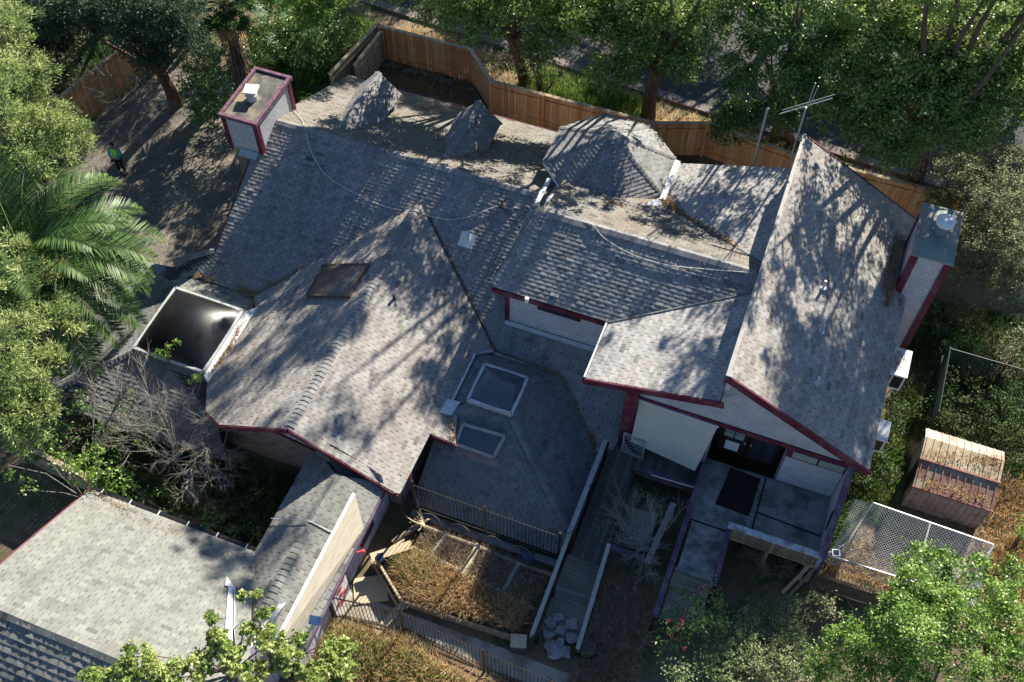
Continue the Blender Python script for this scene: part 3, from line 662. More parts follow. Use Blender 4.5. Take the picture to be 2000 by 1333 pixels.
p = onplane(980, 403, nA, dA); an = thing('cable_bracket', 'small black bracket holding the cable on the main roof', 'bracket', p)
t = MB(); t.tube([p, p + V((0, 0, .25))], .03, 6); t.box(p + V((.05, 0, .03)), (.3, .2, .04)); t.tube([p + V((0, 0, .2)), p + V((.15, .1, .28))], .02, 6); obj('bracket_arm', t, M['iron'], an)

# aerial masts behind the tall gable
am = thing('television_aerial', 'tall white aerial mast with crossed rods at the peak of the tall gable', 'aerial', (-.38, 28.45, 5.5))
t = MB(); t.tube([(-.38, 28.5, 5.0), (-.38, 28.5, 8.35)], .035, 8); obj('mast', t, M['galv'], am)
t = MB(); t.tube([(-1.15, 28.1, 8.15), (.35, 28.9, 8.65)], .019, 6); t.tube([(-1.1, 28.2, 8.25), (.4, 29.0, 8.75)], .014, 6); obj('boom', t, M['galv'], am)
t = MB()
for k in range(5):
    q = V((-.8, 28.3, 8.3)) + V((.2, .1, .07)) * k; t.tube([q - V((.05, -.1, .25)), q + V((.05, -.1, .25))], .008, 4)
t.tube([(-.36, 28.5, 8.4), (-.32, 28.6, 9.35)], .018, 6); t.tube([(-.30, 28.5, 8.4), (-.2, 28.6, 9.25)], .014, 6)
obj('element', t, M['galv'], am)
am = thing('aerial_pole', 'plain thin white pole standing behind the low plane of the gable', 'pole', (-1.6, 28.4, 4.5))
t = MB(); t.tube([(-1.6, 28.45, 3.5), (-1.6, 28.45, 7.9)], .04, 8); t.tube([(-1.6, 28.45, 7.9), (-1.6, 28.45, 7.95)], .05, 8); obj('shaft', t, M['galv'], am)

def ac_unit(label, c, size, top_litter):
    r = thing('air_conditioner', label, 'air conditioner', (c[0], c[1], c[2] - size[2] / 2))
    b = MB(); b.box(c, size); body = obj('casing', b, M['white'], r)
    lid = MB(); lid.box((c[0], c[1], c[2] + size[2] / 2 + .012), (size[0] + .06, size[1] + .06, .03)); obj('lid', lid, M['white'], r)
    g = MB()
    for s_ in (-1, 1): g.box((c[0] + s_ * size[0] * .23, c[1] - size[1] / 2 - .01, c[2] + .02), (size[0] * .38, .03, size[2] * .72))
    obj('grille', g, M['iron'], r)
    g = MB(); g.bar((c[0] - size[0] / 2, c[1] - .3, c[2] - size[2] / 2 - .05), (c[0] + size[0] / 2, c[1] - .3, c[2] - size[2] / 2 - .05), .06, .06); g.bar((c[0] - size[0] / 2, c[1] + .3, c[2] - size[2] / 2 - .05), (c[0] + size[0] / 2, c[1] + .3, c[2] - size[2] / 2 - .05), .06, .06); obj('bracket', g, MAR, r)
    return r
ac_unit('larger white air conditioner with leaves on its lid, hung under the right eave', (5.0, 23.35, 2.7), (.85, 1.1, .85), True)
ac_unit('smaller white air conditioner box, nearer the front gable corner', (4.85, 20.5, 2.7), (.75, .75, .75), False)
lt = thing('solar_light', 'square white solar floodlight sticking out beside the wing wall', 'solar light', (4.35, 16.3, 1.9))
t = MB(); t.tube([(4.3, 16.3, 1.7), (4.55, 16.3, 1.95)], .03, 6); obj('arm', t, M['white'], lt)
t = MB(); t.box((4.62, 16.3, 1.97), (.24, .22, .04), .3); fr = obj('frame', t, M['white'], lt)
t = MB(); t.box((4.62, 16.3, 1.995), (.17, .15, .02), .3); obj('solar_panel', t, M['solar'], fr)
# cream roll-down shade hung from the gable band and tied out at the foot
sc_ = thing('sun_shade', 'large cream roll-down shade hung from the gable, tied out over the deck', 'shade', (-1.5, 18.2, 1.4))
t = MB(); t.prism([(-2.62, 18.38, 3.72), (.0, 18.38, 3.62), (-.28, 17.75, 1.55), (-2.6, 17.95, 1.75)], (0, -.02, .0)); obj('cloth', t, M['shade'], sc_)
t = MB(); t.bar((-2.66, 18.36, 3.74), (.03, 18.36, 3.64), .05, .05); obj('top_batten', t, M['white'], sc_)
# ================================================================== garage and the covered walkway
gar = thing('garage', 'garage with a broad pale grey gable roof beside the covered walkway', 'garage', (-14, 5, 0))
GR, GY, GE = 4.8, 4.86, 9.66
zG = lambda y: GR - .5 * abs(y - GY)
roof_slope([(-18.2, GY, GR), (-10.2, GY, GR), (-10.2, 6.4, zG(6.4)), (-12.2, GE, zG(GE)), (-18.2, GE, zG(GE))], gar, PALE, lift=.007)
roof_slope([(-18.2, GY, GR), (-18.2, .2, GR - .475 * (GY - .2)), (-10.2, .2, GR - .475 * (GY - .2)), (-10.2, GY, GR)], gar, PALE, lift=.02, exposure=.2, bulge=.006)
ridge_caps((-10.4, GY, GR), (-18.1, GY, GR), gar, PALE, wd=.17)
fascia((-18.2, GE + .03, zG(GE)), (-12.2, GE + .03, zG(GE)), gar, h=.2)
g = MB(); g.bar((-18.15, GE + .1, zG(GE) - .05), (-12.25, GE + .1, zG(GE) - .05), .11, .09); gt = obj('gutter', g, M['iron'], gar)
g = MB()
for k in range(6): g.bar((-17.8 + k * 1.05, GE, zG(GE) + .01), (-17.8 + k * 1.05, GE + .17, zG(GE) + .0), .03, .02)
obj('gutter_strap', g, M['white'], gt)
fascia((-18.24, GE, zG(GE)), (-18.24, GY, GR), gar, h=.16)
wall([(-17.9, 9.4, 0), (-10.3, 9.4, 0), (-10.3, 9.4, 2.3), (-17.9, 9.4, 2.3)], gar, M['boards_lav'], inward=(0, -1, 0))
wall([(-17.9, .5, 0), (-17.9, 9.4, 0), (-17.9, 9.4, 2.35), (-17.9, GY, 4.6), (-17.9, .5, 2.4)], gar, M['boards_lav'], inward=(1, 0, 0))
wall([(-10.4, .5, 0), (-10.4, 9.4, 0), (-10.4, 9.4, 2.35), (-10.4, GY, 4.6), (-10.4, .5, 2.4)], gar, M['boards_lav'], inward=(-1, 0, 0))
t = MB(); t.prism([(-12.15, 8.25, zG(8.25) + .06), (-11.9, 8.2, zG(8.2) + .06), (-10.55, 6.2, zG(6.2) + .06), (-10.85, 6.15, zG(6.15) + .06)], (0, 0, -.04)); t.prism([(-12.35, 8.45, zG(8.45) + .07), (-11.9, 8.2, zG(8.2) + .07), (-12.2, 8.15, zG(8.15) + .07)], (0, 0, -.04)); obj('flashing', t, M['white'], gar)

wk = thing('covered_walkway', 'covered walkway with a narrow pale gable roof joining garage and front wing', 'walkway', (-10.8, 11, 0))
WR, WX = 3.02, -10.85
zW = lambda x: WR - .46 * abs(x - WX)
roof_slope([(WX, 12.68, WR), (WX, 7.0, WR), (-12.22, 9.6, zW(-12.22)), (-12.22, 13.45, zW(-12.22)), (-11.95, 13.5, zW(-11.95))], wk, PALE, lift=.012)
roof_slope([(WX, 12.68, WR), (WX, 7.0, WR), (-9.42, 7.0, zW(-9.42)), (-9.42, 13.3, zW(-9.42))], wk, PALE, lift=.012)
roof_slope([(WX, 12.68, WR + .01), (-9.42, 13.3, zW(-9.42) + .03), (-9.55, 13.4, zBr(-9.55) + .0), (-11.35, 13.42, zBr(-11.35) + .05), (-11.95, 13.5, zW(-11.95) + .02)], wk, PALE, lift=.005)
ridge_caps((WX, 7.2, WR), (WX, 10.6, WR), wk, PALE, wd=.15, step=.19, lift=.04)
fascia((-9.38, 13.3, zW(-9.42)), (-9.38, 7.2, zW(-9.42)), wk, M['purple'], h=.16)
t = MB(); t.bar((-12.25, 10.8, 2.52), (-10.9, 10.95, 3.08), .03, .02); t.bar((-10.9, 10.95, 3.08), (-9.6, 11.0, 2.52), .03, .02); obj('batten', t, M['flash'], wk)
wr = wall([(-9.72, 13.6, 0), (-9.72, 10.35, 0), (-9.72, 10.35, 2.4), (-9.72, 13.6, 2.4)], wk, M['boards_lav'], inward=(-1, 0, 0))
wall([(-9.72, 9.35, 0), (-9.72, 7.4, 0), (-9.72, 7.4, 2.4), (-9.72, 9.35, 2.4)], wk, M['boards_lav'], inward=(-1, 0, 0))
wall([(-12.0, 13.6, 0), (-12.0, 9.6, 0), (-12.0, 9.6, 2.4), (-12.0, 13.6, 2.4)], wk, M['boards_lav'], inward=(1, 0, 0))
wn = MB(); wn.box((-9.70, 12.0, 1.3), (.1, .9, 1.1)); wn = obj('window', wn, MAR, wk)
g = MB(); g.box((-9.64, 12.0, 1.3), (.03, .7, .9)); obj('pane', g, M['glass'], wn)
dr = MB(); dr.box((-9.62, 9.85, 1.05), (.07, .95, 2.1)); dr = obj('door', dr, M['white'], wk)
red = mottled('red door paint', (.42, .03, .05), (.55, .06, .08), 4, .5)
for zc in (.62, 1.5):
    for sy, sz in ((0, 1), (0, -1), (1, 0), (-1, 0)):
        t = MB(); cy, cz = 9.85 + sy * .24, zc + sz * .24
        t.prism([(-9.575, cy - .15, cz), (-9.575, cy, cz - .15), (-9.575, cy + .15, cz), (-9.575, cy, cz + .15)], (.012, 0, 0)); obj('door_diamond', t, red, dr)
for y in (10.38, 9.34): t = MB(); t.box((-9.66, y, 1.1), (.12, .1, 2.2)); obj('door_post', t, M['iron'], wk)
pn = MB(); pn.prism([(-10.02, 12.28, 2.98), (-9.44, 11.55, 2.46), (-9.78, 7.6, 2.52), (-10.05, 7.0, 2.98)], (.05, 0, .05)); pn = obj('awning_sheet', pn, M['tanwall'], wk)
t = MB(); t.bar((-10.02, 12.3, 3.03), (-10.05, 6.9, 3.03), .1, .08); obj('awning_batten', t, M['white'], pn)
t = MB(); t.tube([(-9.4, 10.8, 2.2), (-9.2, 11.0, 2.1), (-9.15, 10.95, 2.0)], .03, 8); t.disc((-9.2, 11.0, 1.95), .06, .16, 10)
lt = obj('wall_lantern', t, mottled('red lantern', (.4, .04, .05), (.5, .08, .08), 4, .5), wk)
lt = thing('solar_light', 'blue solar panel lamp on a white arm at the lower end of the tan awning', 'solar light', (-9.35, 8.1, 2.4))
t = MB(); t.tube([(-9.5, 7.7, 2.5), (-9.35, 8.15, 2.75)], .06, 6); obj('arm', t, M['white'], lt)
t = MB(); t.box((-9.35, 8.25, 2.85), (.34, .26, .04), .2, .2); obj('solar_panel', t, mottled('blue solar cell', (.02, .05, .11), (.04, .09, .18), 5, .2, spec=.6), lt)

# ================================================================== decks, ramps and patio
dk = thing('timber_deck', 'weathered grey timber deck and ramp with a board railing on each side', 'deck', (-2.7, 15, 0))
DZ0 = 1.1
zK = lambda y: DZ0 if y > 17 else (DZ0 - .075 * (17 - y) if y > 13.75 else DZ0 - .245 - .33 * (13.75 - y))
def sheet(poly, dz=0.0, th=.06):
    mb = MB(); mb.prism([(x, y, zK(y) + dz) for x, y in poly], (0, 0, -th)); return mb
obj('deck_boards', sheet([(-3.25, 17.3), (-3.25, 13.75), (-2.25, 13.75), (-2.25, 17.3)]), M['deckwood'], dk)
obj('deck_boards', sheet([(-3.25, 18.4), (-3.25, 17.3), (-.1, 17.3), (-.1, 18.4)], .003), M['deckwood'], dk)
obj('ramp_boards', sheet([(-3.32, 13.74), (-3.38, 11.35), (-2.12, 11.35), (-2.22, 13.74)], 0), M['rampwood'], dk)
for x in (-3.2, -2.3):
    for y in (17.2, 15.5, 13.9): t = MB(); t.box((x, y, zK(y) / 2 - .05), (.1, .1, zK(y) - .02)); obj('deck_post', t, M['deckwood'], dk)
t = MB(); t.box((-2.22, 15.5, .88), (.05, 3.5, .16)); obj('edge_board', t, M['deckwood'], dk)
t = MB(); t.box((-1.15, 17.27, 1.0), (2.0, .05, .17)); obj('edge_board', t, M['deckwood'], dk)
rl = MB(); rl.bar((-3.36, 17.45, 2.12), (-3.40, 13.95, 1.95), .12, .05); rl.bar((-3.33, 17.4, 1.55), (-3.36, 13.95, 1.35), .03, .75); rl = obj('railing', rl, M['purple'], dk)
for y in (17.4, 15.7, 14.0): t = MB(); t.box((-3.27, y, 1.6), (.09, .09, 1.05)); obj('railing_post', t, M['darkwood'], rl)
t = MB(); t.bar((-3.36, 17.45, 2.16), (-3.40, 13.95, 1.99), .16, .035); obj('railing_cap', t, M['greywood'], rl)
rl = MB(); rl.bar((-3.42, 14.2, 1.55), (-3.52, 10.85, .42), .05, .62); rl.bar((-3.40, 14.2, 1.88), (-3.50, 10.85, .75), .13, .045); rl = obj('railing', rl, M['greywood'], dk)
for y, z in ((13.9, 1.3), (12.4, .8), (10.9, .35)): t = MB(); t.box((-3.34, y, z / 2 + .2), (.1, .1, z + .5)); obj('railing_post', t, M['darkwood'], rl)
rl = MB(); rl.bar((-2.14, 14.2, 1.62), (-2.03, 10.95, .62), .13, .045); rl.bar((-2.1, 14.2, 1.35), (-2.0, 10.95, .4), .03, .45); rl = obj('railing', rl, M['greywood'], dk)
t = MB(); t.box((-2.15, 14.1, .8), (.1, .1, 1.6)); obj('railing_post', t, M['darkwood'], rl)
t = MB(); t.box((-2.03, 11.0, .3), (.1, .1, .6)); obj('railing_post', t, M['darkwood'], rl)
t = MB(); t.bar((-2.2, 14.25, 1.28), (-.95, 14.3, 1.22), .16, .12); obj('cross_beam', t, M['purple'], dk)
t = MB(); t.bar((-2.2, 17.25, 1.35), (-.1, 17.25, 1.38), .14, .10); obj('cross_beam', t, M['purple'], dk)
t = MB(); t.bar((-1.6, 17.1, 1.5), (-.15, 17.15, 1.52), .03, .03); obj('highlight_strip', t, M['white'], dk)  # white bar stands for the bright highlight along the purple beam

pt = thing('patio', 'raised concrete patio and walkway with purple rails before the glass doors', 'patio', (2, 16, 0))
s_ = MB()
for a in ([(0.02, 18.42), (4.15, 18.42), (4.15, 16.05), (1.28, 16.05), (0.02, 16.05)],): s_.prism([(x, y, FL) for x, y in a], (0, 0, -.16))
obj('slab', s_, M['concrete'], pt)
s_ = MB(); s_.prism([(0.12, 16.04, FL - .004), (1.26, 16.04, FL - .004), (1.26, 14.2, FL - .02), (.12, 14.2, FL - .02)], (0, 0, -.14)); obj('slab', s_, M['concrete'], pt)
t = MB()
for p, q in (((2.0, 16.1), (2.0, 18.4)), ((2.0, 17.05), (4.1, 16.95)), ((.02, 16.04), (1.3, 16.04))): t.bar((*p, FL + .003), (*q, FL + .003), .05, .012)
obj('slab_joint', t, M['dark'], pt)
s_ = MB(); s_.prism([(0.1, 14.19, FL - .03), (1.28, 14.19, FL - .03), (1.24, 12.75, .9), (.05, 12.75, .9)], (0, 0, -.07)); obj('ramp_boards', s_, M['rampwood'], pt)
for nm, p, q, wd, ht in (('rail', (-.04, 18.0, FL + .30), (-.10, 12.6, 1.15), .17, .12), ('rail', (1.30, 16.0, FL + .35), (1.36, 14.0, FL + .2), .15, .12)):
    t = MB(); t.bar(p, q, wd, ht); rr = obj(nm, t, M['purple'], pt)
    n_ = 5 if p[0] < 0 else 2
    for k in range(n_ + 1):
        t = MB(); a = V(p).lerp(V(q), k / n_); t.box((a.x, a.y, a.z / 2 - .02), (.09, .09, a.z)); obj('rail_post', t, M['darkwood'], rr)
t = MB(); t.bar((1.22, 15.98, 2.05), (4.2, 15.98, 2.05), .2, .06); rc = obj('rail_cap', t, mottled('peeling white rail', (.45, .46, .50), (.66, .67, .70), 5, .7, c2=(.2, .2, .2), s2=2), pt)
t = MB()
for sg in (1, -1):
    for k in range(-8, 40):
        x0 = 1.3 + k * .13; p = V((x0, 15.96 + sg * .012, 1.25)); q = V((x0 + sg * .75, 15.96 + sg * .012, 2.0))
        d = q - p; ts = [0, 1]
        lo = (1.3 - p.x) / d.x; hi = (4.12 - p.x) / d.x
        if lo > hi: lo, hi = hi, lo
        lo = max(0, lo); hi = min(1, hi)
        if hi - lo > .05: t.bar(p + d * lo, p + d * hi, .012, .035, (0, 1, 0))
t.box((2.75, 15.96, 1.24), (2.9, .06, .09)); t.box((2.72, 15.94, 1.6), (.1, .08, .8))
obj('lattice', t, M['oldwood'], rc)
for x, y in ((1.35, 16.15), (2.7, 16.15), (3.95, 16.0), (.1, 14.3), (1.2, 14.3)): t = MB(); t.box((x, y, .62), (.11, .11, 1.3)); obj('support_post', t, M['plank'], pt)
t = MB(); t.bar((3.55, 15.3, .05), (4.05, 16.0, 1.2), .1, .1); obj('brace', t, M['plank'], pt)
t = MB(); t.bar((3.75, 15.2, .05), (4.2, 15.95, 1.15), .1, .05); obj('brace', t, M['logwood'], pt)
t = MB(); t.bar((3.2, 15.6, .1), (3.5, 16.0, .95), .07, .12); obj('brace', t, MAR, pt)
mt_ = MB(); mt_.prism([(.80, 18.33, FL + .014), (1.84, 18.28, FL + .014), (1.80, 16.8, FL + .014), (.66, 16.85, FL + .014)], (0, 0, -.01)); tag(obj('door_mat', mt_, M['rubber']), 'large black rubber mat on the patio before the glass doors', 'mat')

lg = thing('lattice_gate', 'small grey lattice gate leaning under the cream shade', 'gate', (-2.4, 18.0, 1.1))
t = MB(); f0, f1, f2, f3 = V((-2.86, 18.02, 2.0)), V((-2.12, 17.95, 2.0)), V((-2.08, 17.8, 1.12)), V((-2.82, 17.87, 1.12))
for a, b in ((f0, f1), (f1, f2), (f2, f3), (f3, f0)): t.bar(a, b, .05, .09, (0, 1, 0))
obj('gate_frame', t, M['greywood'], lg)
t = MB()
for k in range(1, 10):
    u = k / 5
    if u <= 1: t.bar(f0.lerp(f1, u), f0.lerp(f3, u), .012, .035, (0, 1, 0)); t.bar(f1.lerp(f0, u), f1.lerp(f2, u), .012, .035, (0, 1, .1))
    else: t.bar(f1.lerp(f2, u - 1), f3.lerp(f2, u - 1), .012, .035, (0, 1, 0)); t.bar(f0.lerp(f3, u - 1), f2.lerp(f3, 2 - u), .012, .035, (0, 1, .1))
obj('lattice', t, M['greywood'], lg)
t = MB(); t.bar((-.62, 16.6, 1.05), (-.85, 14.5, .5), .2, .06); tag(obj('loose_plank', t, M['greywood']), 'grey plank lying across the gap between deck and walkway', 'plank')
t = MB(); t.prism([(-2.05, 16.2, .5), (-1.0, 16.3, .55), (-.95, 14.9, .5), (-2.0, 14.8, .45)], (0, 0, -.08)); tag(obj('concrete_slab', t, M['concrete']), 'grey concrete slab under the bare shrub beside the deck', 'slab')

# ================================================================== fences
def board_fence(name, label, pts, h, mat, parts_cap=True, board=.15, th=.03, lean=0.0, cat='fence', capmat=None):
    root = thing(name, label, cat, pts[0])
    for i in range(len(pts) - 1):
        p, q = V(pts[i]), V(pts[i + 1]); d = q - p; L = d.length; d.normalize(); n = int(L / board); nn = V((-d.y, d.x, 0))
        mb = MB()
        for k in range(n):
            c = p + d * (k + .5) * L / n; hh = h + random.uniform(-.03, .02); off = nn * random.uniform(-.012, .012)
            a = math.atan2(d.y, d.x); mb.box(c + off + V((0, 0, hh / 2)), (L / n - .008, th, hh), a + random.uniform(-.02, .02))
        pan = obj('board_panel', mb, mat, root)
        for z in (.35, h - .3): r = MB(); r.bar(p - nn * .05 + V((0, 0, z)), q - nn * .05 + V((0, 0, z)), .05, .09); obj('rail', r, mat, pan)
        if parts_cap:
            c = MB(); c.bar(p + V((0, 0, h + .02)), q + V((0, 0, h + .02)), .16, .04); obj('cap_rail', c, capmat or M['oldwood'], root)
        m = max(1, int(L / 2.4)) if i < len(pts) - 1 else 0
        for k in range(m + (1 if i == len(pts) - 2 else 0)):
            c = p + d * (k * L / m); b = MB(); b.box(c - nn * .08 + V((0, 0, (h + .05) / 2)), (.1, .1, h + .05), math.atan2(d.y, d.x)); obj('post', b, mat, root)
    return root
board_fence('wooden_fence', 'long redwood board fence with a cap rail along the street behind the house', [(-19.6, 34.35, 0), (-15.15, 34.33, 0), (-13.55, 32.75, 0), (-6.2, 32.8, 0), (-4.1, 33.6, 0), (-.4, 33.1, 0), (4.5, 33.1, 0), (8.5, 32.9, 0)], 1.85, M['redwood'])
board_fence('wooden_fence', 'weathered double side fence closing the gap at the rear left corner', [(-20.25, 30.6, 0), (-19.75, 34.45, 0)], 1.85, M['oldwood'])
board_fence('wooden_gate_fence', 'short inner fence panel leaning beside the weathered side fence', [(-19.55, 31.6, 0), (-19.45, 34.1, 0)], 1.75, M['oldwood'])
board_fence('wooden_fence', 'old red board fence under the dark conifers at the driveway end', [(-33.6, 22.6, 0), (-30.2, 25.2, 0), (-29.2, 30.6, 0)], 2.0, M['redwood'])
board_fence('wooden_fence', 'grey board fence half hidden by branches beside the garage corner', [(-22.3, 10.6, 0), (-19.0, 10.25, 0)], 1.6, M['oldwood'])

def iron_fence(name, label, pts, h, z0=0.0, posts=()):
    root = thing(name, label, 'fence', pts[0])
    for i in range(len(pts) - 1):
        p, q = V(pts[i]), V(pts[i + 1]); d = q - p; L = d.length; n = int(L / .125)
        b = MB()
        for k in range(n + 1):
            c = p.lerp(q, k / n); b.tube([c + V((0, 0, .08)), c + V((0, 0, h + .06)), c + V((0, 0, h + .13))], [.011, .011, .002], 4)
        for z in (.14, h - .04): b.bar(p + V((0, 0, z)), q + V((0, 0, z)), .035, .035)
        obj('bar_panel', b, M['iron'], root)
    for pp in posts:
        b = MB(); b.box(V(pp) + V((0, 0, (h + .25) / 2)), (.075, .075, h + .25)); obj('post', b, M['iron'], root)
    return root
iron_fence('iron_fence', 'black iron bar fence crossing the dry grass in front of the raised beds', [(-9.75, 9.35, 0), (-7.4, 9.7, 0), (-4.55, 9.45, 0), (-.9, 9.35, 0)], 1.8, posts=[(-9.75, 9.35, 0), (-7.4, 9.7, 0), (-4.55, 9.45, 0), (-1.7, 9.37, 0)])
iron_fence('iron_fence', 'black iron bar fence standing along the foot of the hipped sunroom roof', [(-8.6, 13.5, .72), (-6.1, 13.5, .72), (-3.6, 13.5, .72)], 1.75, posts=[(-6.1, 13.5, .72), (-3.58, 13.5, .72), (-8.6, 13.5, .72)])

# green chain link enclosure at the right
def chainlink(mb, o, ux, uy, L, H, sp, r=.008, sag=0.0):
    """diagonal wire mesh on the rectangle o + s*ux + t*uy"""
    o, ux, uy = V(o), V(ux), V(uy); n = ux.cross(uy).normalized()
    for sg in (1, -1):
        k = -int(H / sp) - 1
        while k * sp < L + H:
            pts = []; s0 = k * sp
            a, b = (s0, 0.0), (s0 + H, H)
            if sg < 0: a, b = (s0 + H, 0.0), (s0, H)
            lo, hi = 0.0, 1.0; dx = b[0] - a[0]
            for lim, les in ((0, False), (L, True)):
                tt = (lim - a[0]) / dx
                if (dx > 0) == les: hi = min(hi, tt)
                else: lo = max(lo, tt)
            if hi - lo > .01:
                m = 6 if sag else 1
                for i in range(m + 1):
                    f = lo + (hi - lo) * i / m; s_, t_ = a[0] + dx * f, a[1] + (b[1] - a[1]) * f
                    z = -sag * (1 - (2 * s_ / L - 1) ** 2) * (1 - (2 * t_ / H - 1) ** 2) * (1 + .3 * math.sin(s_ * 2.1) * math.cos(t_ * 2.7))
                    pts.append(o + ux * s_ + uy * t_ + V((0, 0, z)) + n * sg * .006)
                mb.tube(pts, r, 3, False)
            k += 1
gf = thing('chain_link_fence', 'dark green chain-link enclosure in the shrubbery right of the house', 'fence', (7, 25.4, 0))
t = MB(); chainlink(t, (6.95, 25.7, .1), (1, 0, 0), (0, 0, 1), 4.0, 1.6, .085, .009); obj('wire_mesh', t, M['greenmesh'], gf)
t = MB(); chainlink(t, (6.95, 22.9, .1), (0, 1, 0), (0, 0, 1), 2.8, 1.6, .085, .009); obj('wire_mesh', t, M['greenmesh'], gf)
t = MB()
for a, b in (((6.95, 25.7, 1.7), (10.95, 25.7, 1.7)), ((6.95, 22.9, 1.7), (6.95, 25.7, 1.7)), ((6.85, 22.9, 1.2), (6.85, 25.7, 1.2))): t.tube([a, b], .03, 6)
obj('top_rail', t, M['greenmesh'], gf)
for x, y in ((6.95, 25.7), (8.9, 25.7), (10.95, 25.7), (6.95, 22.9)):
    t = MB(); t.tube([(x, y, 0), (x, y, 1.75)], .035, 6); obj('post', t, M['greenmesh'], gf)

# dog run with a wire roof
kn = thing('wire_kennel', 'low dog run roofed with sagging galvanised chain-link beside the tin shed', 'kennel', (7, 17.5, 0))
KZ = 1.45
K0, K1, K2, K3 = V((5.48, 18.75, KZ)), V((9.35, 18.65, KZ)), V((9.1, 16.45, KZ)), V((4.46, 16.4, KZ))
t = MB()
for a, b in ((K0, K1), (K1, V((8.95, 17.3, KZ))), (K3, V((9.0, 16.5, KZ))), (V((7.35, 18.72, KZ)), V((7.15, 16.45, KZ))), (K0, V((4.98, 17.05, KZ))), (V((4.98, 17.05, KZ)), K3)): t.tube([a, b], .032, 6)
obj('pipe_frame', t, M['galv'], kn)
t = MB(); chainlink(t, K3 + V((.1, 0, .02)), (1, 0, 0), (.12, .99, 0), 4.5, 2.3, .105, .009, .12); obj('wire_roof', t, M['wire'], kn)
t = MB(); chainlink(t, (4.3, 16.35, .95), (1, -.02, 0), (0, .08, 1), 4.6, .52, .115, .0075, 0); obj('wire_mesh', t, M['wire'], kn)
t = MB(); chainlink(t, (4.4, 16.4, .5), (.42, .9, 0), (0, 0, 1), 2.5, .95, .115, .0075, 0); obj('wire_mesh', t, M['wire'], kn)
t = MB(); chainlink(t, (9.35, 18.6, .4), (-.12, -1, 0), (0, 0, 1), 2.2, 1.05, .115, .0075, 0); obj('wire_mesh', t, M['wire'], kn)
for p in (K0, K1, K3, V((7.35, 18.72, KZ)), V((9.05, 16.5, KZ))):
    t = MB(); t.tube([(p.x, p.y, 0), p], .032, 6); obj('post', t, M['galv'], kn)
t = MB(); t.bar((4.25, 15.9, .5), (6.1, 15.95, .5), .08, .9); t.bar((6.1, 15.95, .5), (7.6, 16.2, .5), .08, .9); t.bar((4.2, 15.85, .97), (6.1, 15.9, .97), .12, .05); obj('retaining_boards', t, mottled('brown retaining boards', (.09, .06, .04), (.16, .11, .08), 4, .9), kn)
t = MB(); t.bar((8.0, 16.6, .5), (8.7, 18.0, .75), .35, .06); tag(obj('loose_plank', t, M['greywood']), 'wide grey plank lying inside the dog run', 'plank')

# tin shed
sh = thing('tin_shed', 'small rusty tin shed with a stepped ribbed roof behind the dog run', 'shed', (7.9, 20.8, 0))
X0, X1 = 6.66, 9.12
prof = [(19.82, 1.5), (20.72, 1.82), (21.5, 2.02), (21.95, 1.86)]
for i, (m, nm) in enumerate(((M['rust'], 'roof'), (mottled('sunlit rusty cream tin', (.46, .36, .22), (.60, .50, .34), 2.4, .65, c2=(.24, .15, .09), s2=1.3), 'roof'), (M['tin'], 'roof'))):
    (ya, za), (yb, zb) = prof[i], prof[i + 1]
    mb = MB(); mb.prism([(X0 - .06, ya, za), (X1 + .06, ya, za), (X1 + .06, yb, zb), (X0 - .06, yb, zb)], (0, 0, -.03))
    for k in range(11):
        x = X0 + .02 + k * (X1 - X0 - .04) / 10; mb.bar((x, ya, za + .012), (x, yb, zb + .012), .03, .035)
    obj(nm, mb, m, sh)
t = MB(); t.bar((X0 - .08, 20.72, 1.85), (X1 + .08, 20.72, 1.85), .06, .05); t.bar((X0 - .08, 19.8, 1.5), (X1 + .08, 19.8, 1.5), .06, .07); obj('roof_trim', t, mottled('dark rust trim', (.16, .07, .05), (.25, .12, .09), 4, .7), sh)
mb = MB(); mb.prism([(X0, 19.85, .05), (X1, 19.85, .05), (X1, 19.85, 1.47), (X0, 19.85, 1.47)], (0, .04, 0))
for k in range(13):
    x = X0 + k * (X1 - X0) / 12; mb.bar((x, 19.84, .05), (x, 19.84, 1.46), .05, .03, (0, 1, 0))
obj('wall', mb, mottled('pinkish tin wall', (.30, .22, .19), (.42, .33, .29), 3, .7, c2=(.24, .12, .09), s2=1.4), sh)
for x in (X0, X1):
    mb = MB(); mb.prism([(x, 19.85, .05), (x, 19.85, 1.46), (x, 20.72, 1.78), (x, 21.5, 1.98), (x, 21.9, 1.84), (x, 21.9, .05)], (.03, 0, 0)); obj('wall', mb, M['tin'], sh)
mb = MB(); mb.prism([(X0 - .02, 20.3, .05), (X0 - .02, 20.3, 1.4), (X0 - .02, 21.0, 1.4), (X0 - .02, 21.0, .05)], (.01, 0, 0)); obj('doorway', mb, M['dark'], sh)
mb = MB(); mb.prism([(X0, 21.9, .05), (X1, 21.9, .05), (X1, 21.9, 1.84), (X0, 21.9, 1.84)], (0, -.03, 0)); obj('wall', mb, M['tin'], sh)

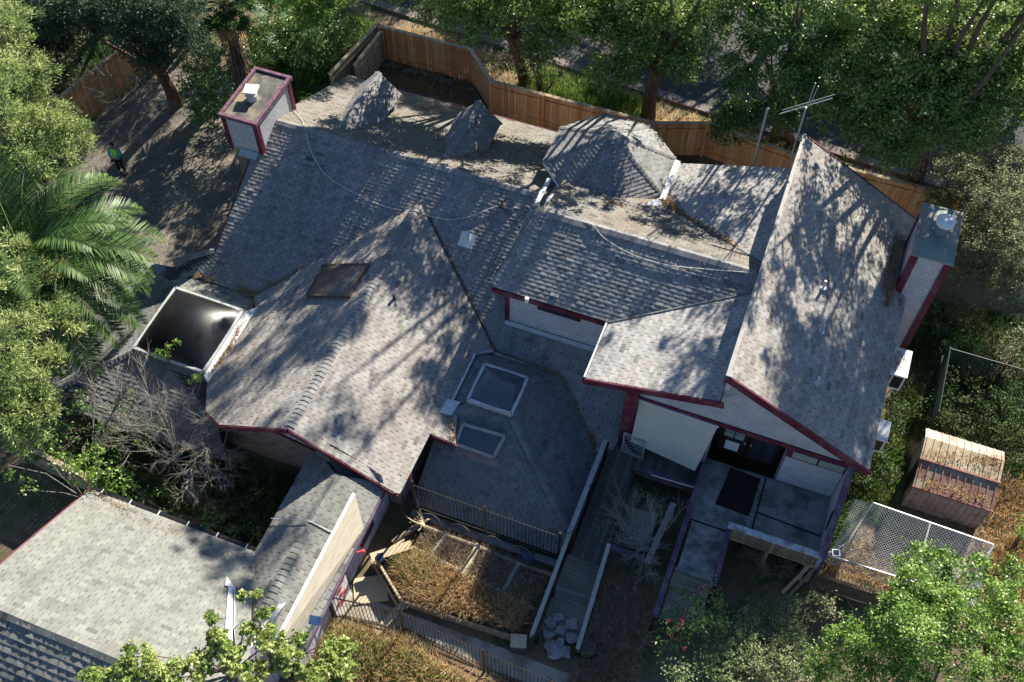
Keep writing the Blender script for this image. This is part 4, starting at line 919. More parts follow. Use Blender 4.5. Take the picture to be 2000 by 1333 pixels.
# ================================================================== raised beds and the front yard
def log(name, label, p, q, r0, r1, mat=None, group=None):
    p, q = V(p), V(q); n = 5; pts = [p.lerp(q, i / n) + V((random.uniform(-.03, .03), random.uniform(-.03, .03), random.uniform(-.02, .02))) for i in range(n + 1)]
    t = MB(); t.tube(pts, [r0 + (r1 - r0) * i / n + random.uniform(-.01, .01) for i in range(n + 1)], 9); return tag(obj(name, t, mat or M['logwood']), label, 'log', group)
bd = thing('raised_bed', 'raised garden bed of pale boards full of dry golden grass', 'garden bed', (-6.2, 11.6, 0))
t = MB(); t.bar((-9.2, 11.5, .3), (-7.85, 10.5, .3), .07, .55); obj('side_board', t, M['plank'], bd)
t = MB(); t.bar((-9.35, 11.45, .12), (-7.95, 10.4, .12), .07, .3); obj('side_board', t, M['oldwood'], bd)
t = MB(); t.bar((-7.85, 10.5, .22), (-3.85, 10.7, .22), .07, .4); obj('side_board', t, M['logwood'], bd)
t = MB(); t.bar((-9.2, 11.5, .3), (-8.55, 12.4, .3), .07, .55); obj('side_board', t, M['plank'], bd)
t = MB(); t.bar((-9.3, 11.4, .62), (-8.25, 12.3, .62), .3, .04); obj('top_board', t, M['plank'], bd)
s_ = MB(); s_.prism([(-9.0, 11.5, .34), (-7.85, 10.6, .34), (-3.9, 10.8, .34), (-3.7, 13.1, .34), (-8.0, 13.2, .34), (-8.5, 12.3, .34)], (0, 0, -.3)); obj('soil', s_, mottled('dry bed soil', (.05, .04, .03), (.14, .10, .06), 4, .95, bmp=.6), bd)
log('bed_log', 'long pale log edging the rear of the raised bed', (-8.3, 13.1, .42), (-3.6, 13.0, .45), .085, .07)
log('bed_log', 'long log dividing the raised bed lengthwise', (-8.3, 12.3, .42), (-3.75, 11.75, .42), .09, .07)
log('bed_log', 'short round log laid beside the left end of the rear bed log', (-8.9, 12.2, .4), (-8.35, 13.15, .42), .09, .08)
log('bed_log', 'shaggy splintered log crossing the middle of the raised bed', (-6.2, 13.15, .48), (-6.35, 11.95, .46), .12, .12, M['plank'])
log('bed_log', 'grey short post crossing the bed left of the splintered log', (-7.35, 13.15, .46), (-7.6, 12.2, .44), .08, .07, M['greywood'])
log('bed_log', 'grey short post crossing the bed right of the splintered log', (-4.75, 13.0, .46), (-4.9, 12.0, .44), .08, .07, M['greywood'])
sr = thing('root_stump', 'torn root stump sticking up at the left end of the rear bed log', 'stump', (-8.25, 13.3, .4))
t = MB()
for k in range(14):
    a = random.uniform(0, 6.28); e_ = random.uniform(.2, .6); t.tube([(-8.25, 13.25, .4), (-8.25 + math.cos(a) * e_ * .5, 13.25 + math.sin(a) * e_ * .5, .55), (-8.25 + math.cos(a) * e_, 13.25 + math.sin(a) * e_, .5 + random.uniform(0, .7))], [.06, .035, .008], 5)
obj('root', t, M['plank'], sr)
for k, (x, lab) in enumerate(((-8.0, 'wire hoop leaning at the left end of the rear bed log'), (-6.95, 'wire hoop second from the left behind the rear bed log'), (-5.75, 'wire hoop leaning just right of the splintered log'), (-4.8, 'wire hoop farthest toward the ramp, half sunk behind the log'))):
    t = MB(); a0 = [2 * math.pi * i / 18 for i in range(19)]; t.tube([(x + .38 * math.cos(a), 13.25 + .14 * math.sin(a), .62 + .34 * math.sin(a)) for a in a0], .014, 5, False)
    tag(obj('metal_hoop', t, M['twig']), lab, 'hoop', 'hoops behind the raised bed')
t = MB(); t.prism([(-4.75, 13.3, .75), (-4.4, 13.3, .7), (-4.35, 13.15, .45), (-4.7, 13.1, .45)], (0, .05, .03)); tag(obj('blue_rag', t, plain('blue cloth', (.05, .07, .14), .9)), 'dark blue rag draped over the rear bed log', 'rag')
t = MB(); t.box((-9.0, 11.5, .68), (.2, .28, .07), .6); tag(obj('solar_lamp', t, M['solar']), 'small solar lamp lying on the pale board at the bed corner', 'lamp')
fs = random.Random(5)
SPOT = [(-2.95, 11.85), (-2.5, 11.75), (-2.75, 11.5), (-3.1, 11.3), (-2.65, 11.15), (-2.35, 11.4), (-2.9, 10.95), (-2.45, 10.9), (-2.7, 10.72), (-3.15, 11.62)]
LAB = ['topmost flagstone on the ramp foot near the left railing', 'topmost flagstone nearest the right railing of the ramp', 'large flagstone in the middle of the pile', 'flagstone against the left railing foot', 'big pale flagstone low in the middle of the pile', 'small flagstone beside the right railing', 'low left flagstone of the pile', 'flagstone beside the stump', 'lowest flagstone at the ramp end', 'narrow flagstone wedged left under the topmost one']
for (x, y), lb in zip(SPOT, LAB):
    n = fs.randint(4, 6); r = fs.uniform(.19, .34); z = zK(y) + fs.uniform(.02, .05) if y > 11.35 else fs.uniform(.03, .08)
    t = MB(); a0 = fs.uniform(0, 6); t.prism([(x + r * fs.uniform(.65, 1.2) * math.cos(a0 + 6.283 * (i + fs.uniform(-.25, .25)) / n), y + r * .85 * fs.uniform(.65, 1.2) * math.sin(a0 + 6.283 * (i + fs.uniform(-.25, .25)) / n), z + .04 + fs.uniform(-.01, .01)) for i in range(n)], (0, 0, -.05))
    tag(obj('flagstone', t, M['flag']), lb, 'flagstone', 'flagstones at the foot of the ramp')
t = MB(); t.tube([(-1.75, 11.2, 0), (-1.75, 11.2, .42)], [.3, .27], 14); tag(obj('tree_stump', t, M['bark']), 'short mossy round stump beside the ramp foot', 'stump')
cb = thing('timber_block', 'pale square topped timber block at the end of the left ramp railing', 'block', (-3.85, 10.55, 0))
t = MB(); t.box((-3.85, 10.55, .2), (.45, .4, .4), .3); obj('block_body', t, M['bark'], cb)
t = MB(); t.box((-3.85, 10.6, .43), (.5, .42, .06), .3); obj('block_top', t, M['plank'], cb)
t = MB(); t.box((-9.0, 10.6, .03), (1.1, .9, .05), .5); tag(obj('plywood_sheet', t, M['plank']), 'sheet of plywood lying on the ground by the red and white door', 'board')
t = MB(); t.box((-8.0, 9.95, .05), (.25, 1.3, .06), -.35); tag(obj('loose_plank', t, M['plank']), 'narrow plank lying behind the iron fence near the raised bed', 'plank')

# rocks along the foot of the street fence
rk = random.Random(3)
rm = []
for k in range(3):
    t = MB(); n = 9; vs = []; fs_ = []
    bmm = bmesh.new(); bmesh.ops.create_icosphere(bmm, subdivisions=2, radius=.17)
    for v_ in bmm.verts: v_.co = v_.co * (1 + rk.uniform(-.25, .22)); v_.co.z *= .65
    t.v = [tuple(v_.co) for v_ in bmm.verts]; t.f = [tuple(v_.index for v_ in f.verts) for f in bmm.faces]; bmm.free()
    rm.append(t)
rocks = []
for k in range(26):
    f = k / 25
    p = V((-19.2 + 4.2 * f + rk.uniform(-.1, .1), 34.0 + rk.uniform(-.15, .05), .08)) if k < 20 else V((-14.9 + 1.2 * (k - 20) / 5, 33.75 - 1.2 * (k - 20) / 5, .08))
    if k < 3: o = obj('rock', rm[k], M['rock'])
    else: o = rocks[k % 3].copy(); COL.objects.link(o)
    o.location = p; o.rotation_euler = (0, 0, rk.uniform(0, 6)); s_ = rk.uniform(.7, 1.5); o.scale = (s_, s_, s_)
    tag(o, 'rough field rock in the row along the foot of the street fence', 'rock', 'rocks along the street fence'); rocks.append(o)

# ================================================================== ground
g = MB(); g.poly([(-140, -80, 0), (140, -80, 0), (140, 190, 0), (-140, 190, 0)]); struct('ground', g, M['ground'])
def curve_y(x): return 36.5 - .085 * (x + 8)
g = MB(); xs = [-70 + 10 * k for k in range(15)]
vs = [(x, curve_y(x) + .3, .005) for x in xs] + [(x, curve_y(x) + 9.5, .005) for x in xs]; n = len(xs)
g.add(vs, [(i, i + 1, n + i + 1, n + i) for i in range(n - 1)]); struct('road', g, M['asphalt'])
for nm, off in (('kerb', 0.0), ('kerb_far', 9.5)):
    g = MB()
    for i in range(n - 1): g.bar((xs[i], curve_y(xs[i]) + off + .15, .05), (xs[i + 1], curve_y(xs[i + 1]) + off + .15, .05), .45, .14)
    struct(nm, g, M['curb'])
g = MB(); g.poly([(-20.2, 17.0, .006), (-19.2, 22, .006), (-19.2, 26.5, .006), (-21.5, 29.5, .006), (-26.5, 30.5, .006), (-29.2, 30.4, .006), (-30.0, 25.2, .006), (-33.5, 22, .006), (-30, 16, .006), (-24, 15, .006)]); struct('driveway', g, M['drive'])
g = MB(); g.poly([(-9.6, 10.3, .006), (-7.6, 10.3, .006), (-4.2, 10.35, .006), (-1.4, 10.3, .006), (-1.2, 9.6, .006), (-4.5, 9.6, .006), (-7.4, 9.85, .006), (-9.6, 9.5, .006)]); struct('path', g, M['path'])
# ================================================================== vegetation
def leaf_obj(name, cen, ax, nrm, L, W, tone, mat, parent=None):
    """cen, ax, nrm: N x 3; one leaf blade (four-cornered) per row, tone goes to the material"""
    cen = np.asarray(cen, float); N = len(cen)
    if parent:
        p = parent; off = V((0, 0, 0))
        while p: off += p.location; p = p.parent
        cen = cen - np.array(off)
    ax = ax / (np.linalg.norm(ax, axis=1, keepdims=True) + 1e-9)
    b = np.cross(nrm, ax); b /= (np.linalg.norm(b, axis=1, keepdims=True) + 1e-9)
    nn = np.cross(ax, b)
    L = np.broadcast_to(np.asarray(L, float).reshape(-1, 1), (N, 1)); W = np.broadcast_to(np.asarray(W, float).reshape(-1, 1), (N, 1))
    co = np.stack([cen - ax * L / 2, cen + b * W / 2 - ax * L * .05 + nn * W * .18, cen + ax * L / 2, cen - b * W / 2 - ax * L * .05 + nn * W * .18], 1).reshape(-1, 3)
    me = bpy.data.meshes.new(name); me.vertices.add(4 * N); me.vertices.foreach_set('co', co.ravel().astype(np.float32))
    me.loops.add(4 * N); me.loops.foreach_set('vertex_index', np.arange(4 * N, dtype=np.int32))
    me.polygons.add(N); me.polygons.foreach_set('loop_start', np.arange(0, 4 * N, 4, dtype=np.int32))
    me.update(calc_edges=True)
    at_ = me.attributes.new('tone', 'FLOAT', 'FACE'); at_.data.foreach_set('value', np.clip(np.broadcast_to(tone, (N,)), 0, 1).astype(np.float32))
    me.materials.append(mat); o = bpy.data.objects.new(name, me); COL.objects.link(o)
    if parent: o.parent = parent
    return o

def rdir(n, rg):
    v = rg.normal(size=(n, 3)); return v / np.linalg.norm(v, axis=1, keepdims=True)

def foliage(name, blobs, mat, parent, leaf=.135, aspect=.58, per=54, clumps=105, cr=.36, seed=1, radial=False, flat=.9, squash=.8, tonevar=.16):
    rg = np.random.default_rng(seed); C = []; A = []; Nn = []; T = []; S = []
    for bl_ in blobs:
        c, r = bl_[:2]; den = bl_[2] if len(bl_) > 2 else 1.0
        c = np.array(c, float); pr_ = int(per * 1.7) if den < .4 else per; n = max(4, int(clumps * den * (r / 1.4) ** 2)); d = rdir(n, rg); d[:, 2] = np.where(d[:, 2] < -.35, -d[:, 2], d[:, 2])
        rad = r * (.35 + .65 * rg.random((n, 1)) ** .45); cc = c + d * rad * np.array([1, 1, squash]) + rg.normal(0, .12, (n, 3)) * r
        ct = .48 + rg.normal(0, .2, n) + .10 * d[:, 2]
        m = pr_ + rg.integers(-pr_ // 3, pr_ // 3 + 1, n); idx = np.repeat(np.arange(n), m); k = len(idx)
        crr = cr * (.55 + .8 * rg.random(n) ** 1.5); off = rg.normal(0, .55, (k, 3)) * crr[idx, None] * np.array([1, 1, .7])
        pos = cc[idx] + off; C.append(pos)
        nr = rdir(k, rg) * .75 + d[idx] * .35 + np.array([0, 0, flat]) * .6; Nn.append(nr)
        ax = (off + rdir(k, rg) * .10 + d[idx] * .12) if radial else np.cross(nr, rdir(k, rg))
        A.append(ax); T.append(ct[idx] + rg.normal(0, tonevar, k)); S.append(leaf * (.65 + .6 * rg.random(k)))
    C, A, Nn, T, S = map(np.concatenate, (C, A, Nn, T, S))
    return leaf_obj(name, C, A, Nn, S, S * aspect, T, mat, parent)

def limbs(name, base, blobs, r0, mat, parent, seed=1, fork=.45, bend=.25, every=1):
    """tapering trunk with limbs that reach the blobs of the crown"""
    rg = random.Random(seed); base = V(base); tops = [V(b[0]) for b in blobs]; top = sum(tops, V()) / len(tops)
    fk = base.lerp(top, fork); fk.x += rg.uniform(-bend, bend); mb = MB()
    m1 = base.lerp(fk, .5) + V((rg.uniform(-bend, bend), rg.uniform(-bend, bend), 0)) * .5
    rs = rg.uniform(0, 1); mb.tube([base - V((0, 0, .2)), base + V((0, 0, .15)), m1, fk], [r0 * 1.35, r0 * 1.05, r0 * .85, r0 * .7], 10)
    for i, t in enumerate(tops[::every]):
        q = fk.lerp(t, .55) + V((rg.uniform(-.4, .4), rg.uniform(-.4, .4), rg.uniform(-.2, .5)))
        e = t + V((rg.uniform(-.3, .3), rg.uniform(-.3, .3), .3)); mb.tube([fk - V((0, 0, .1)), q, e], [r0 * .45, r0 * .22, .015], 6)
        for k in range(4 if r0 > .1 else 0):
            d = V((rg.uniform(-1, 1), rg.uniform(-1, 1), rg.uniform(-.3, .9))).normalized(); mb.tube([q.lerp(e, .3 + .2 * k), q.lerp(e, .3 + .2 * k) + d * .7, q.lerp(e, .3 + .2 * k) + d * 1.1 + V((rg.uniform(-.3, .3), 0, 0))], [min(.045, r0 * .15), min(.025, r0 * .09), .006], 4)
    return obj(name, mb, mat, parent)

def B_(*l):
    """crown blobs given where the photograph shows them: (px, py, height, radius)"""
    return [(at(b[0], b[1], b[2]), b[3]) + tuple(b[4:]) for b in l]

def tree(name, label, cat, base, blobs, r0, lm, bm, group=None, seed=1, fork=.45, every=1, trunks=None, **kw):
    base = V(base); t = thing(name, label, cat, base, group)
    limbs('trunk', base, blobs, r0, bm, t, seed, fork, every=every)
    for tb in (trunks or []): limbs('trunk', V(tb), blobs[::2], r0 * .8, bm, t, seed + 5, fork, every=2)
    foliage('crown', blobs, lm, t, seed=seed, **kw); return t

GT = 'big trees along the street'
tree('oak_tree', 'street tree with a red-brown trunk behind the bend of the redwood fence', 'tree', at(1025, 165, 0),
     B_((865, 20, 6, 1.0), (930, 35, 6, 1.1), (1000, 5, 7, 1.3), (1075, 60, 5.6, 1.1), (1115, 25, 6.4, 1.3), (905, -60, 8.6, 1.5, .5), (1020, -90, 9.6, 1.8, .55), (1130, -60, 9.3, 1.6, .55), (1060, -330, 13, 1.8, .22), (1180, -340, 13.2, 1.6, .25), (960, -310, 12.6, 1.5, .2), (1050, 110, 5.2, .7), (820, -30, 8, 1.3), (845, -40, 7.2, 1.2, .7), (905, -20, 7.6, 1.1, .6), (985, -50, 7.6, 1.3, .7), (1080, -40, 7.4, 1.3, .7), (860, -70, 8.2, 1.3, .8), (800, -90, 8.6, 1.2, .6)), .27, M['oak'], M['bark_red'], GT, 21)
tree('oak_tree', 'street tree with a forked trunk rising behind the turret', 'tree', at(1265, 235, 0),
     B_((1170, 60, 5.6, 1.1), (1195, 150, 4.4, .95), (1240, 95, 5.4, 1.1), (1290, 30, 6.4, 1.4), (1370, 60, 6.0, 1.2, .65), (1410, 20, 6.6, 1.3, .65), (1210, 0, 6.6, 1.4), (1300, -70, 10.2, 1.6, .3), (1400, -80, 9.6, 1.5, .22), (1200, -90, 9.4, 1.6, .5), (1290, -330, 14, 1.5, .06), (1300, -560, 17, 1.5, .3), (1400, -600, 18, 1.3, .3), (1330, 130, 5.0, .9)), .34, M['oak'], M['bark'], GT, 22, fork=.38)
tree('oak_tree', 'twin trunked street tree beyond the aerial masts', 'tree', at(1510, 275, 0),
     B_((1440, 150, 5.2, .9, .6), (1500, 90, 6.0, 1.2, .75), (1560, 160, 5.4, 1.1), (1450, 235, 3.8, .9), (1520, 225, 4.2, .8), (1600, 60, 6.8, 1.5), (1480, 0, 7.2, 1.4), (1580, -40, 9.8, 1.6, .35), (1600, -180, 12.4, 1.2, .08), (1420, 250, 3.6, .7)), .22, M['oak_deep'], M['bark'], GT, 23, trunks=[at(1545, 282, 0)])
tree('oak_tree', 'largest street tree leaning over the fence behind the right chimney', 'tree', at(1765, 395, 0),
     B_((1640, 110, 6.4, 1.3), (1700, 180, 6.0, 1.4), (1690, 260, 5.0, 1.1), (1780, 220, 6.2, 1.5), (1760, 120, 7.2, 1.6), (1850, 160, 7.0, 1.6), (1870, 250, 6.0, 1.3), (1940, 200, 6.8, 1.4), (1640, 215, 5.0, 1.0), (1820, 60, 8.0, 1.7), (1930, 90, 8.0, 1.7), (1720, 20, 8.2, 1.6), (1990, 140, 7.6, 1.4), (1880, -20, 10.5, 1.8, .4), (1750, 300, 5.4, .8), (1650, -30, 9.6, 1.6, .4), (1960, -90, 12.6, 1.7, .3), (2030, 20, 12.0, 1.6, .3), (1800, -140, 13, 1.6, .22)) + [(V((6.2, 33.5, 12.6)), 1.6, .6), (V((4.8, 33, 13.8)), 1.5, .38), (V((3.2, 33.5, 11.4)), 1.2, .38), (V((6.4, 34, 11.2)), 1.5, .7), (V((7.0, 33.5, 13.4)), 1.6, .6), (V((7.4, 33, 10.8)), 1.4, .7), (V((5.6, 33.5, 14.6)), 1.3, .36)], .42, M['oak'], M['bark'], GT, 24, fork=.4)
tree('oak_tree', 'crown at the upper right corner beyond the street, darker than its neighbours', 'tree', (9.5, 46.5, 0),
     [(V((9.5 + dx, 45 + dy, z)), r) for dx, dy, z, r in ((-2, -1, 7.5, 1.7), (1.5, -2, 7, 1.6), (0, 1.5, 9, 2.0), (-3.5, 1, 8.2, 1.6), (3, 1, 8, 1.7), (0, -3.2, 6.2, 1.2))], .3, M['oak_deep'], M['bark'], GT, 25)
tree('oak_tree', 'crown across the street above the twin trunked tree', 'tree', (-2.0, 47.5, 0),
     [(V((-2 + dx, 46.5 + dy, z)), r) for dx, dy, z, r in ((-2, -1, 8.5, 1.9), (1.5, -2, 8, 1.8), (0, 1.5, 11, 2.2), (-4.5, 1, 9.2, 1.9), (4, 0, 9, 1.9), (0, -2.6, 7, 1.3))], .3, M['oak'], M['bark'], GT, 26)
tree('oak_tree', 'crown across the street at the top of the picture over the dark asphalt', 'tree', (-14, 48.0, 0),
     [(V((-14 + dx, 47 + dy, z)), r) for dx, dy, z, r in ((-2, -1, 8.5, 1.9), (1.5, -2, 8, 1.8), (0, 1.5, 11, 2.2), (-4.5, 1, 9.2, 1.9), (4, 0, 9, 1.9), (2, -1, 11, 1.9), (-3, 0, 12.0, 1.8))], .3, M['oak'], M['bark'], GT, 27)
for k, (x, h) in enumerate(((-21, 5.5), (-13, 5), (-6, 5.2), (1, 5.2), (7.5, 5), (14, 5.5))):
    tree('oak_tree', ('low dense crown across the street above the pink flowered bush', 'low dense crown across the street beyond the fence bend', 'low dense crown across the street beyond the turret', 'low dense crown across the street behind the aerial masts', 'low dense crown across the street behind the largest street tree', 'low dense crown across the street past the right edge')[k], 'tree', (x, 46.8 - .085 * x, 0),
         [(V((x + dx, 46.0 - .085 * x + dy, z)), r) for dx, dy, z, r in ((-2, 0, h, 1.6), (0, -1, h - 1.6, 1.5), (1.8, .3, h - .4, 1.6), (0, .8, h + 1.4, 1.6), (-1.2, -1, h - 2.6, 1.0))], .25, M['oak_deep'], M['bark'], GT, 200 + k)
# bank plants outside the fence
def shrub(label, blobs, mat, name='shrub', group=None, seed=1, cat='shrub', **kw):
    base = V(blobs[0][0]); base.z = 0; t = thing(name, label, cat, base, group)
    rg = random.Random(seed); mb = MB()
    for b in blobs:
        for k in range(3):
            e = V(b[0]) + V((rg.uniform(-.3, .3), rg.uniform(-.3, .3), .1)) * b[1]
            mb.tube([base + V((rg.uniform(-.1, .1), rg.uniform(-.1, .1), 0)), base.lerp(e, .5) + V((rg.uniform(-.15, .15), rg.uniform(-.15, .15), .1)), e], [.035, .022, .006], 4)
    obj('stem', mb, M['bark'], t); foliage('foliage', blobs, mat, t, seed=seed, **kw); return t
sk = dict(leaf=.11, per=26, clumps=60, cr=.24)
shrub('fresh pale green bush beside the red-brown trunk outside the fence', B_((1060, 135, 1.6, .62), (1040, 110, 2.0, .45), (1080, 150, 1.2, .5), (1050, 160, .8, .5)), M['pale'], seed=31, **sk)
shrub('pink flowered bush at the outer corner of the fence', B_((690, 25, 1.2, .8), (660, 60, 1.0, .7), (640, 20, 1.5, .8)), M['olive'], seed=32, **sk)
shrub('small reddish bush at the fence bend left of the trunk', B_((985, 110, .8, .45), (965, 130, .6, .4)), M['olive'], seed=33, **sk)
# right garden
shrub('large dusty olive bush beyond the right chimney', B_((1880, 340, 2.6, 1.2), (1940, 400, 2.8, 1.4), (1900, 470, 2.2, 1.2), (1980, 480, 2.6, 1.3), (1960, 330, 3.0, 1.1), (1840, 400, 1.8, .9), (1990, 560, 1.8, 1.1), (1900, 540, 1.2, .8)), M['olive'], 'olive_bush', seed=34, leaf=.085, per=44, clumps=190, cr=.24)
for i, (lb, bl, mt) in enumerate((
    ('dark leafy shrub hugging the wall under the right chimney', ((1850, 600, .8, .7), (1890, 630, .6, .6), (1820, 640, .5, .5)), 'under'),
    ('silvery shrub behind the green chain-link enclosure', ((1985, 680, 1.5, .8), (1990, 720, 1.0, .7)), 'olive'),
    ('dark shrub filling the green chain-link enclosure', ((1880, 770, .7, .9), (1950, 800, .8, 1.0), (1990, 770, .9, .8)), 'under'),
    ('low green shrub between the enclosure and the tin shed', ((1830, 800, .5, .7), (1870, 840, .5, .7), (1910, 850, .4, .6), (1800, 810, .5, .5)), 'under'),
    ('leafy shrub behind the tin shed toward the picture edge', ((1960, 860, .7, .8), (1990, 900, .6, .7), (1940, 840, .6, .6)), 'under'),
    ('yellow-green shrub on the sunny spot above the enclosure', ((1880, 665, .5, .5), (1850, 680, .4, .4), (1910, 690, .4, .4)), 'bright'),
    ('shrub growing below the air conditioners', ((1745, 830, .8, .5), (1735, 800, .9, .4), (1750, 790, .7, .5)), 'under'),
    ('shrub in the shade between house corner and tin shed', ((1710, 900, .5, .6), (1680, 950, .4, .5), (1730, 930, .5, .5)), 'under'),
    ('pale rounded bush at the right edge below the tin shed', ((1998, 1050, .9, .6), (2005, 1030, .9, .5)), 'bright'))):
    shrub(lb, B_(*bl), M[mt], seed=40 + i, leaf=.085, per=30, clumps=75, cr=.24)
tree('maple_tree', 'bright green leafy tree filling the lower right corner', 'tree', at(1790, 1290, 0),
     B_((1765, 1185, 4.8, .6), (1735, 1205, 4.6, .5), (1790, 1150, 4.8, .7), (1850, 1130, 4.6, .55), (1840, 1090, 4.4, .38), (1640, 1255, 3.8, .45), (1690, 1245, 4.4, .6), (1780, 1240, 5.0, .9), (1870, 1210, 4.8, .8), (1940, 1170, 4.6, .7), (1960, 1240, 4.4, .8), (1880, 1290, 4.6, .8), (1760, 1310, 4.2, .8), (1660, 1320, 3.8, .7), (1600, 1300, 3.2, .55), (1990, 1300, 4.2, .7), (1990, 1130, 4.2, .5), (1800, 1085, 4.6, .4), (1780, 1110, 4.6, .4), (1910, 1110, 4.4, .4), (1830, 1170, 4.9, .6)), .14, M['bright'], M['bark'], None, 28, leaf=.095, per=52, clumps=140, cr=.24, every=2)
shrub('oleander bush with red flowers at the end of the purple rail', B_((1345, 1190, 2.4, .55), (1330, 1230, 2.3, .5), (1380, 1170, 2.4, .5), (1310, 1260, 2.1, .45), (1390, 1220, 2.2, .6)), M['oak'], 'oleander_bush', seed=51, **sk)
fl = bpy.data.objects['oleander_bush']; foliage('blossom', B_((1325, 1225, 2.6, .45), (1350, 1180, 2.7, .45), (1375, 1150, 2.6, .3), (1310, 1260, 2.4, .4)), M['flower'], fl, seed=52, leaf=.07, per=10, clumps=40, cr=.09)
shrub('grey-green flowering shrub along the bottom beside the oleander', B_((1450, 1275, 2.1, .7), (1400, 1305, 2.1, .7), (1500, 1310, 2.0, .7), (1340, 1320, 2.1, .6), (1540, 1270, 1.9, .6), (1430, 1325, 2.0, .6), (1560, 1320, 1.9, .6)), M['pale'], seed=53, leaf=.085, per=34, clumps=150, cr=.22)
shrub('dark brownish shrub between the grey-green shrub and the bright tree', B_((1560, 1200, 1.2, .5), (1520, 1220, 1.3, .5), (1590, 1180, 1.0, .5), (1470, 1205, 1.4, .5), (1620, 1195, 1.0, .4)), M['olive'], seed=54, leaf=.09, per=30, clumps=120, cr=.22)
tree('sapling_tree', 'thin tree with pale green leaf sprays in front of the garage roof', 'tree', at(470, 1420, 0),
     B_((270, 1295, 6, .42), (330, 1320, 6, .45), (395, 1300, 6, .40), (235, 1320, 6, .35), (430, 1250, 6.3, .34), (412, 1205, 6.4, .18), (450, 1285, 6.2, .4), (505, 1160, 6.4, .17), (520, 1200, 6.4, .2), (485, 1235, 6.3, .22), (525, 1250, 6.2, .36), (560, 1290, 6, .40), (590, 1250, 6, .2), (640, 1280, 5.8, .36), (675, 1270, 5.8, .26), (660, 1315, 5.8, .4), (470, 1165, 6.5, .1), (495, 1320, 6, .4), (610, 1320, 6, .36), (180, 1330, 6, .3)), .07, M['lime'], M['bark'], None, 55, leaf=.12, per=34, clumps=330, cr=.12, fork=.75)
# left edge
CG = 'conifers along the left edge'
tree('cedar_tree', 'yellow-green cedar at the left edge above the date palm', 'tree', (-31.5, 20.5, 0),
     B_((40, 165, 6.6, 1.2), (75, 150, 6.8, .7), (20, 250, 6.4, 1.3), (90, 245, 6.2, 1.1), (140, 270, 5.6, .8), (60, 310, 6.0, 1.1), (120, 310, 5.4, .8), (-30, 190, 7, 1.5), (10, 60, 7, 1.2), (160, 290, 5, .45), (45, 110, 6.5, .6)), .25, M['cedar'], M['bark'], CG, 61, leaf=.15, aspect=.26, per=60, clumps=105, cr=.27, radial=True)
tree('cedar_tree', 'yellow-green cedar at the left edge below the date palm', 'tree', (-24.2, 11.0, 0),
     B_((30, 490, 6.4, .6), (85, 530, 6.2, .42), (120, 522, 6, .3), (25, 575, 6.6, .7), (125, 600, 6.0, .4), (85, 620, 6.2, .6), (140, 640, 5.7, .42), (30, 660, 6.6, .8), (100, 700, 6.0, .55), (50, 750, 6.2, .75), (90, 780, 5.8, .45), (20, 820, 6.0, .9), (75, 815, 5.6, .6), (45, 870, 5.2, .5), (-20, 720, 7, 1.2), (15, 560, 6.6, .9)), .22, M['cedar'], M['bark'], CG, 62, leaf=.14, aspect=.28, per=56, clumps=150, cr=.21, radial=True)
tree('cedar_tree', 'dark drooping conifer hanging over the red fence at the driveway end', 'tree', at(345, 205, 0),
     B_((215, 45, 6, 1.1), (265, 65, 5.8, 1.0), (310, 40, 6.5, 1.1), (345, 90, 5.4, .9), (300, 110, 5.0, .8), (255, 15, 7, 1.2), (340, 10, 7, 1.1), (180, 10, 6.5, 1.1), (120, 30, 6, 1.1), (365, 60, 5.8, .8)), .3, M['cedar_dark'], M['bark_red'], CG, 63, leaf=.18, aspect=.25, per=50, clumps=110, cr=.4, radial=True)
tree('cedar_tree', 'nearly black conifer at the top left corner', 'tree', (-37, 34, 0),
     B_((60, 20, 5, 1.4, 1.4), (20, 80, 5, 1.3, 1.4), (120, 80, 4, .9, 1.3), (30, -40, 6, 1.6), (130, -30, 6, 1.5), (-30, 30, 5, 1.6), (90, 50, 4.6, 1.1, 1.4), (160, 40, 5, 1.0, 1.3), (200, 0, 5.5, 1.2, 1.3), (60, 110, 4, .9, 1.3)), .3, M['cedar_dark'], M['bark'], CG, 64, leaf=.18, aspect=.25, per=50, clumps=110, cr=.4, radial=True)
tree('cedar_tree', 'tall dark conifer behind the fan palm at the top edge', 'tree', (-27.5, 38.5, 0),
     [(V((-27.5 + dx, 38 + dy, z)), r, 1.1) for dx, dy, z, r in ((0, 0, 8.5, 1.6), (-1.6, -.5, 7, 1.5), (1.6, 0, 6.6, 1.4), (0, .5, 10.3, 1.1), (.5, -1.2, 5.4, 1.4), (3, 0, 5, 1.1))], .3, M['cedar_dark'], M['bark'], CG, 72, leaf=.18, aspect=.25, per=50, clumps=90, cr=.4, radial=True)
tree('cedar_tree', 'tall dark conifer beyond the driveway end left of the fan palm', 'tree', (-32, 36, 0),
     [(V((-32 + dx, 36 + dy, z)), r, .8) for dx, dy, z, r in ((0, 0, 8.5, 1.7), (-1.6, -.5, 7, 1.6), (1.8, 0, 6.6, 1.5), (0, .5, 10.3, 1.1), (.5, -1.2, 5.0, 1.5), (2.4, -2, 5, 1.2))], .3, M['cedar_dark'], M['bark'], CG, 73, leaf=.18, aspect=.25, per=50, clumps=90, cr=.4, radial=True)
tree('broadleaf_tree', 'bright leafy tree at the top edge left of the fence corner', 'tree', at(590, 60, 0),
     B_((590, 5, 4.5, .9), (560, -20, 5, 1.2), (610, 40, 4, .8), (640, -10, 5, 1.1), (700, -60, 6, 1.6), (520, -60, 6, 1.5)), .16, M['bright'], M['bark'], None, 65, leaf=.13, clumps=60)
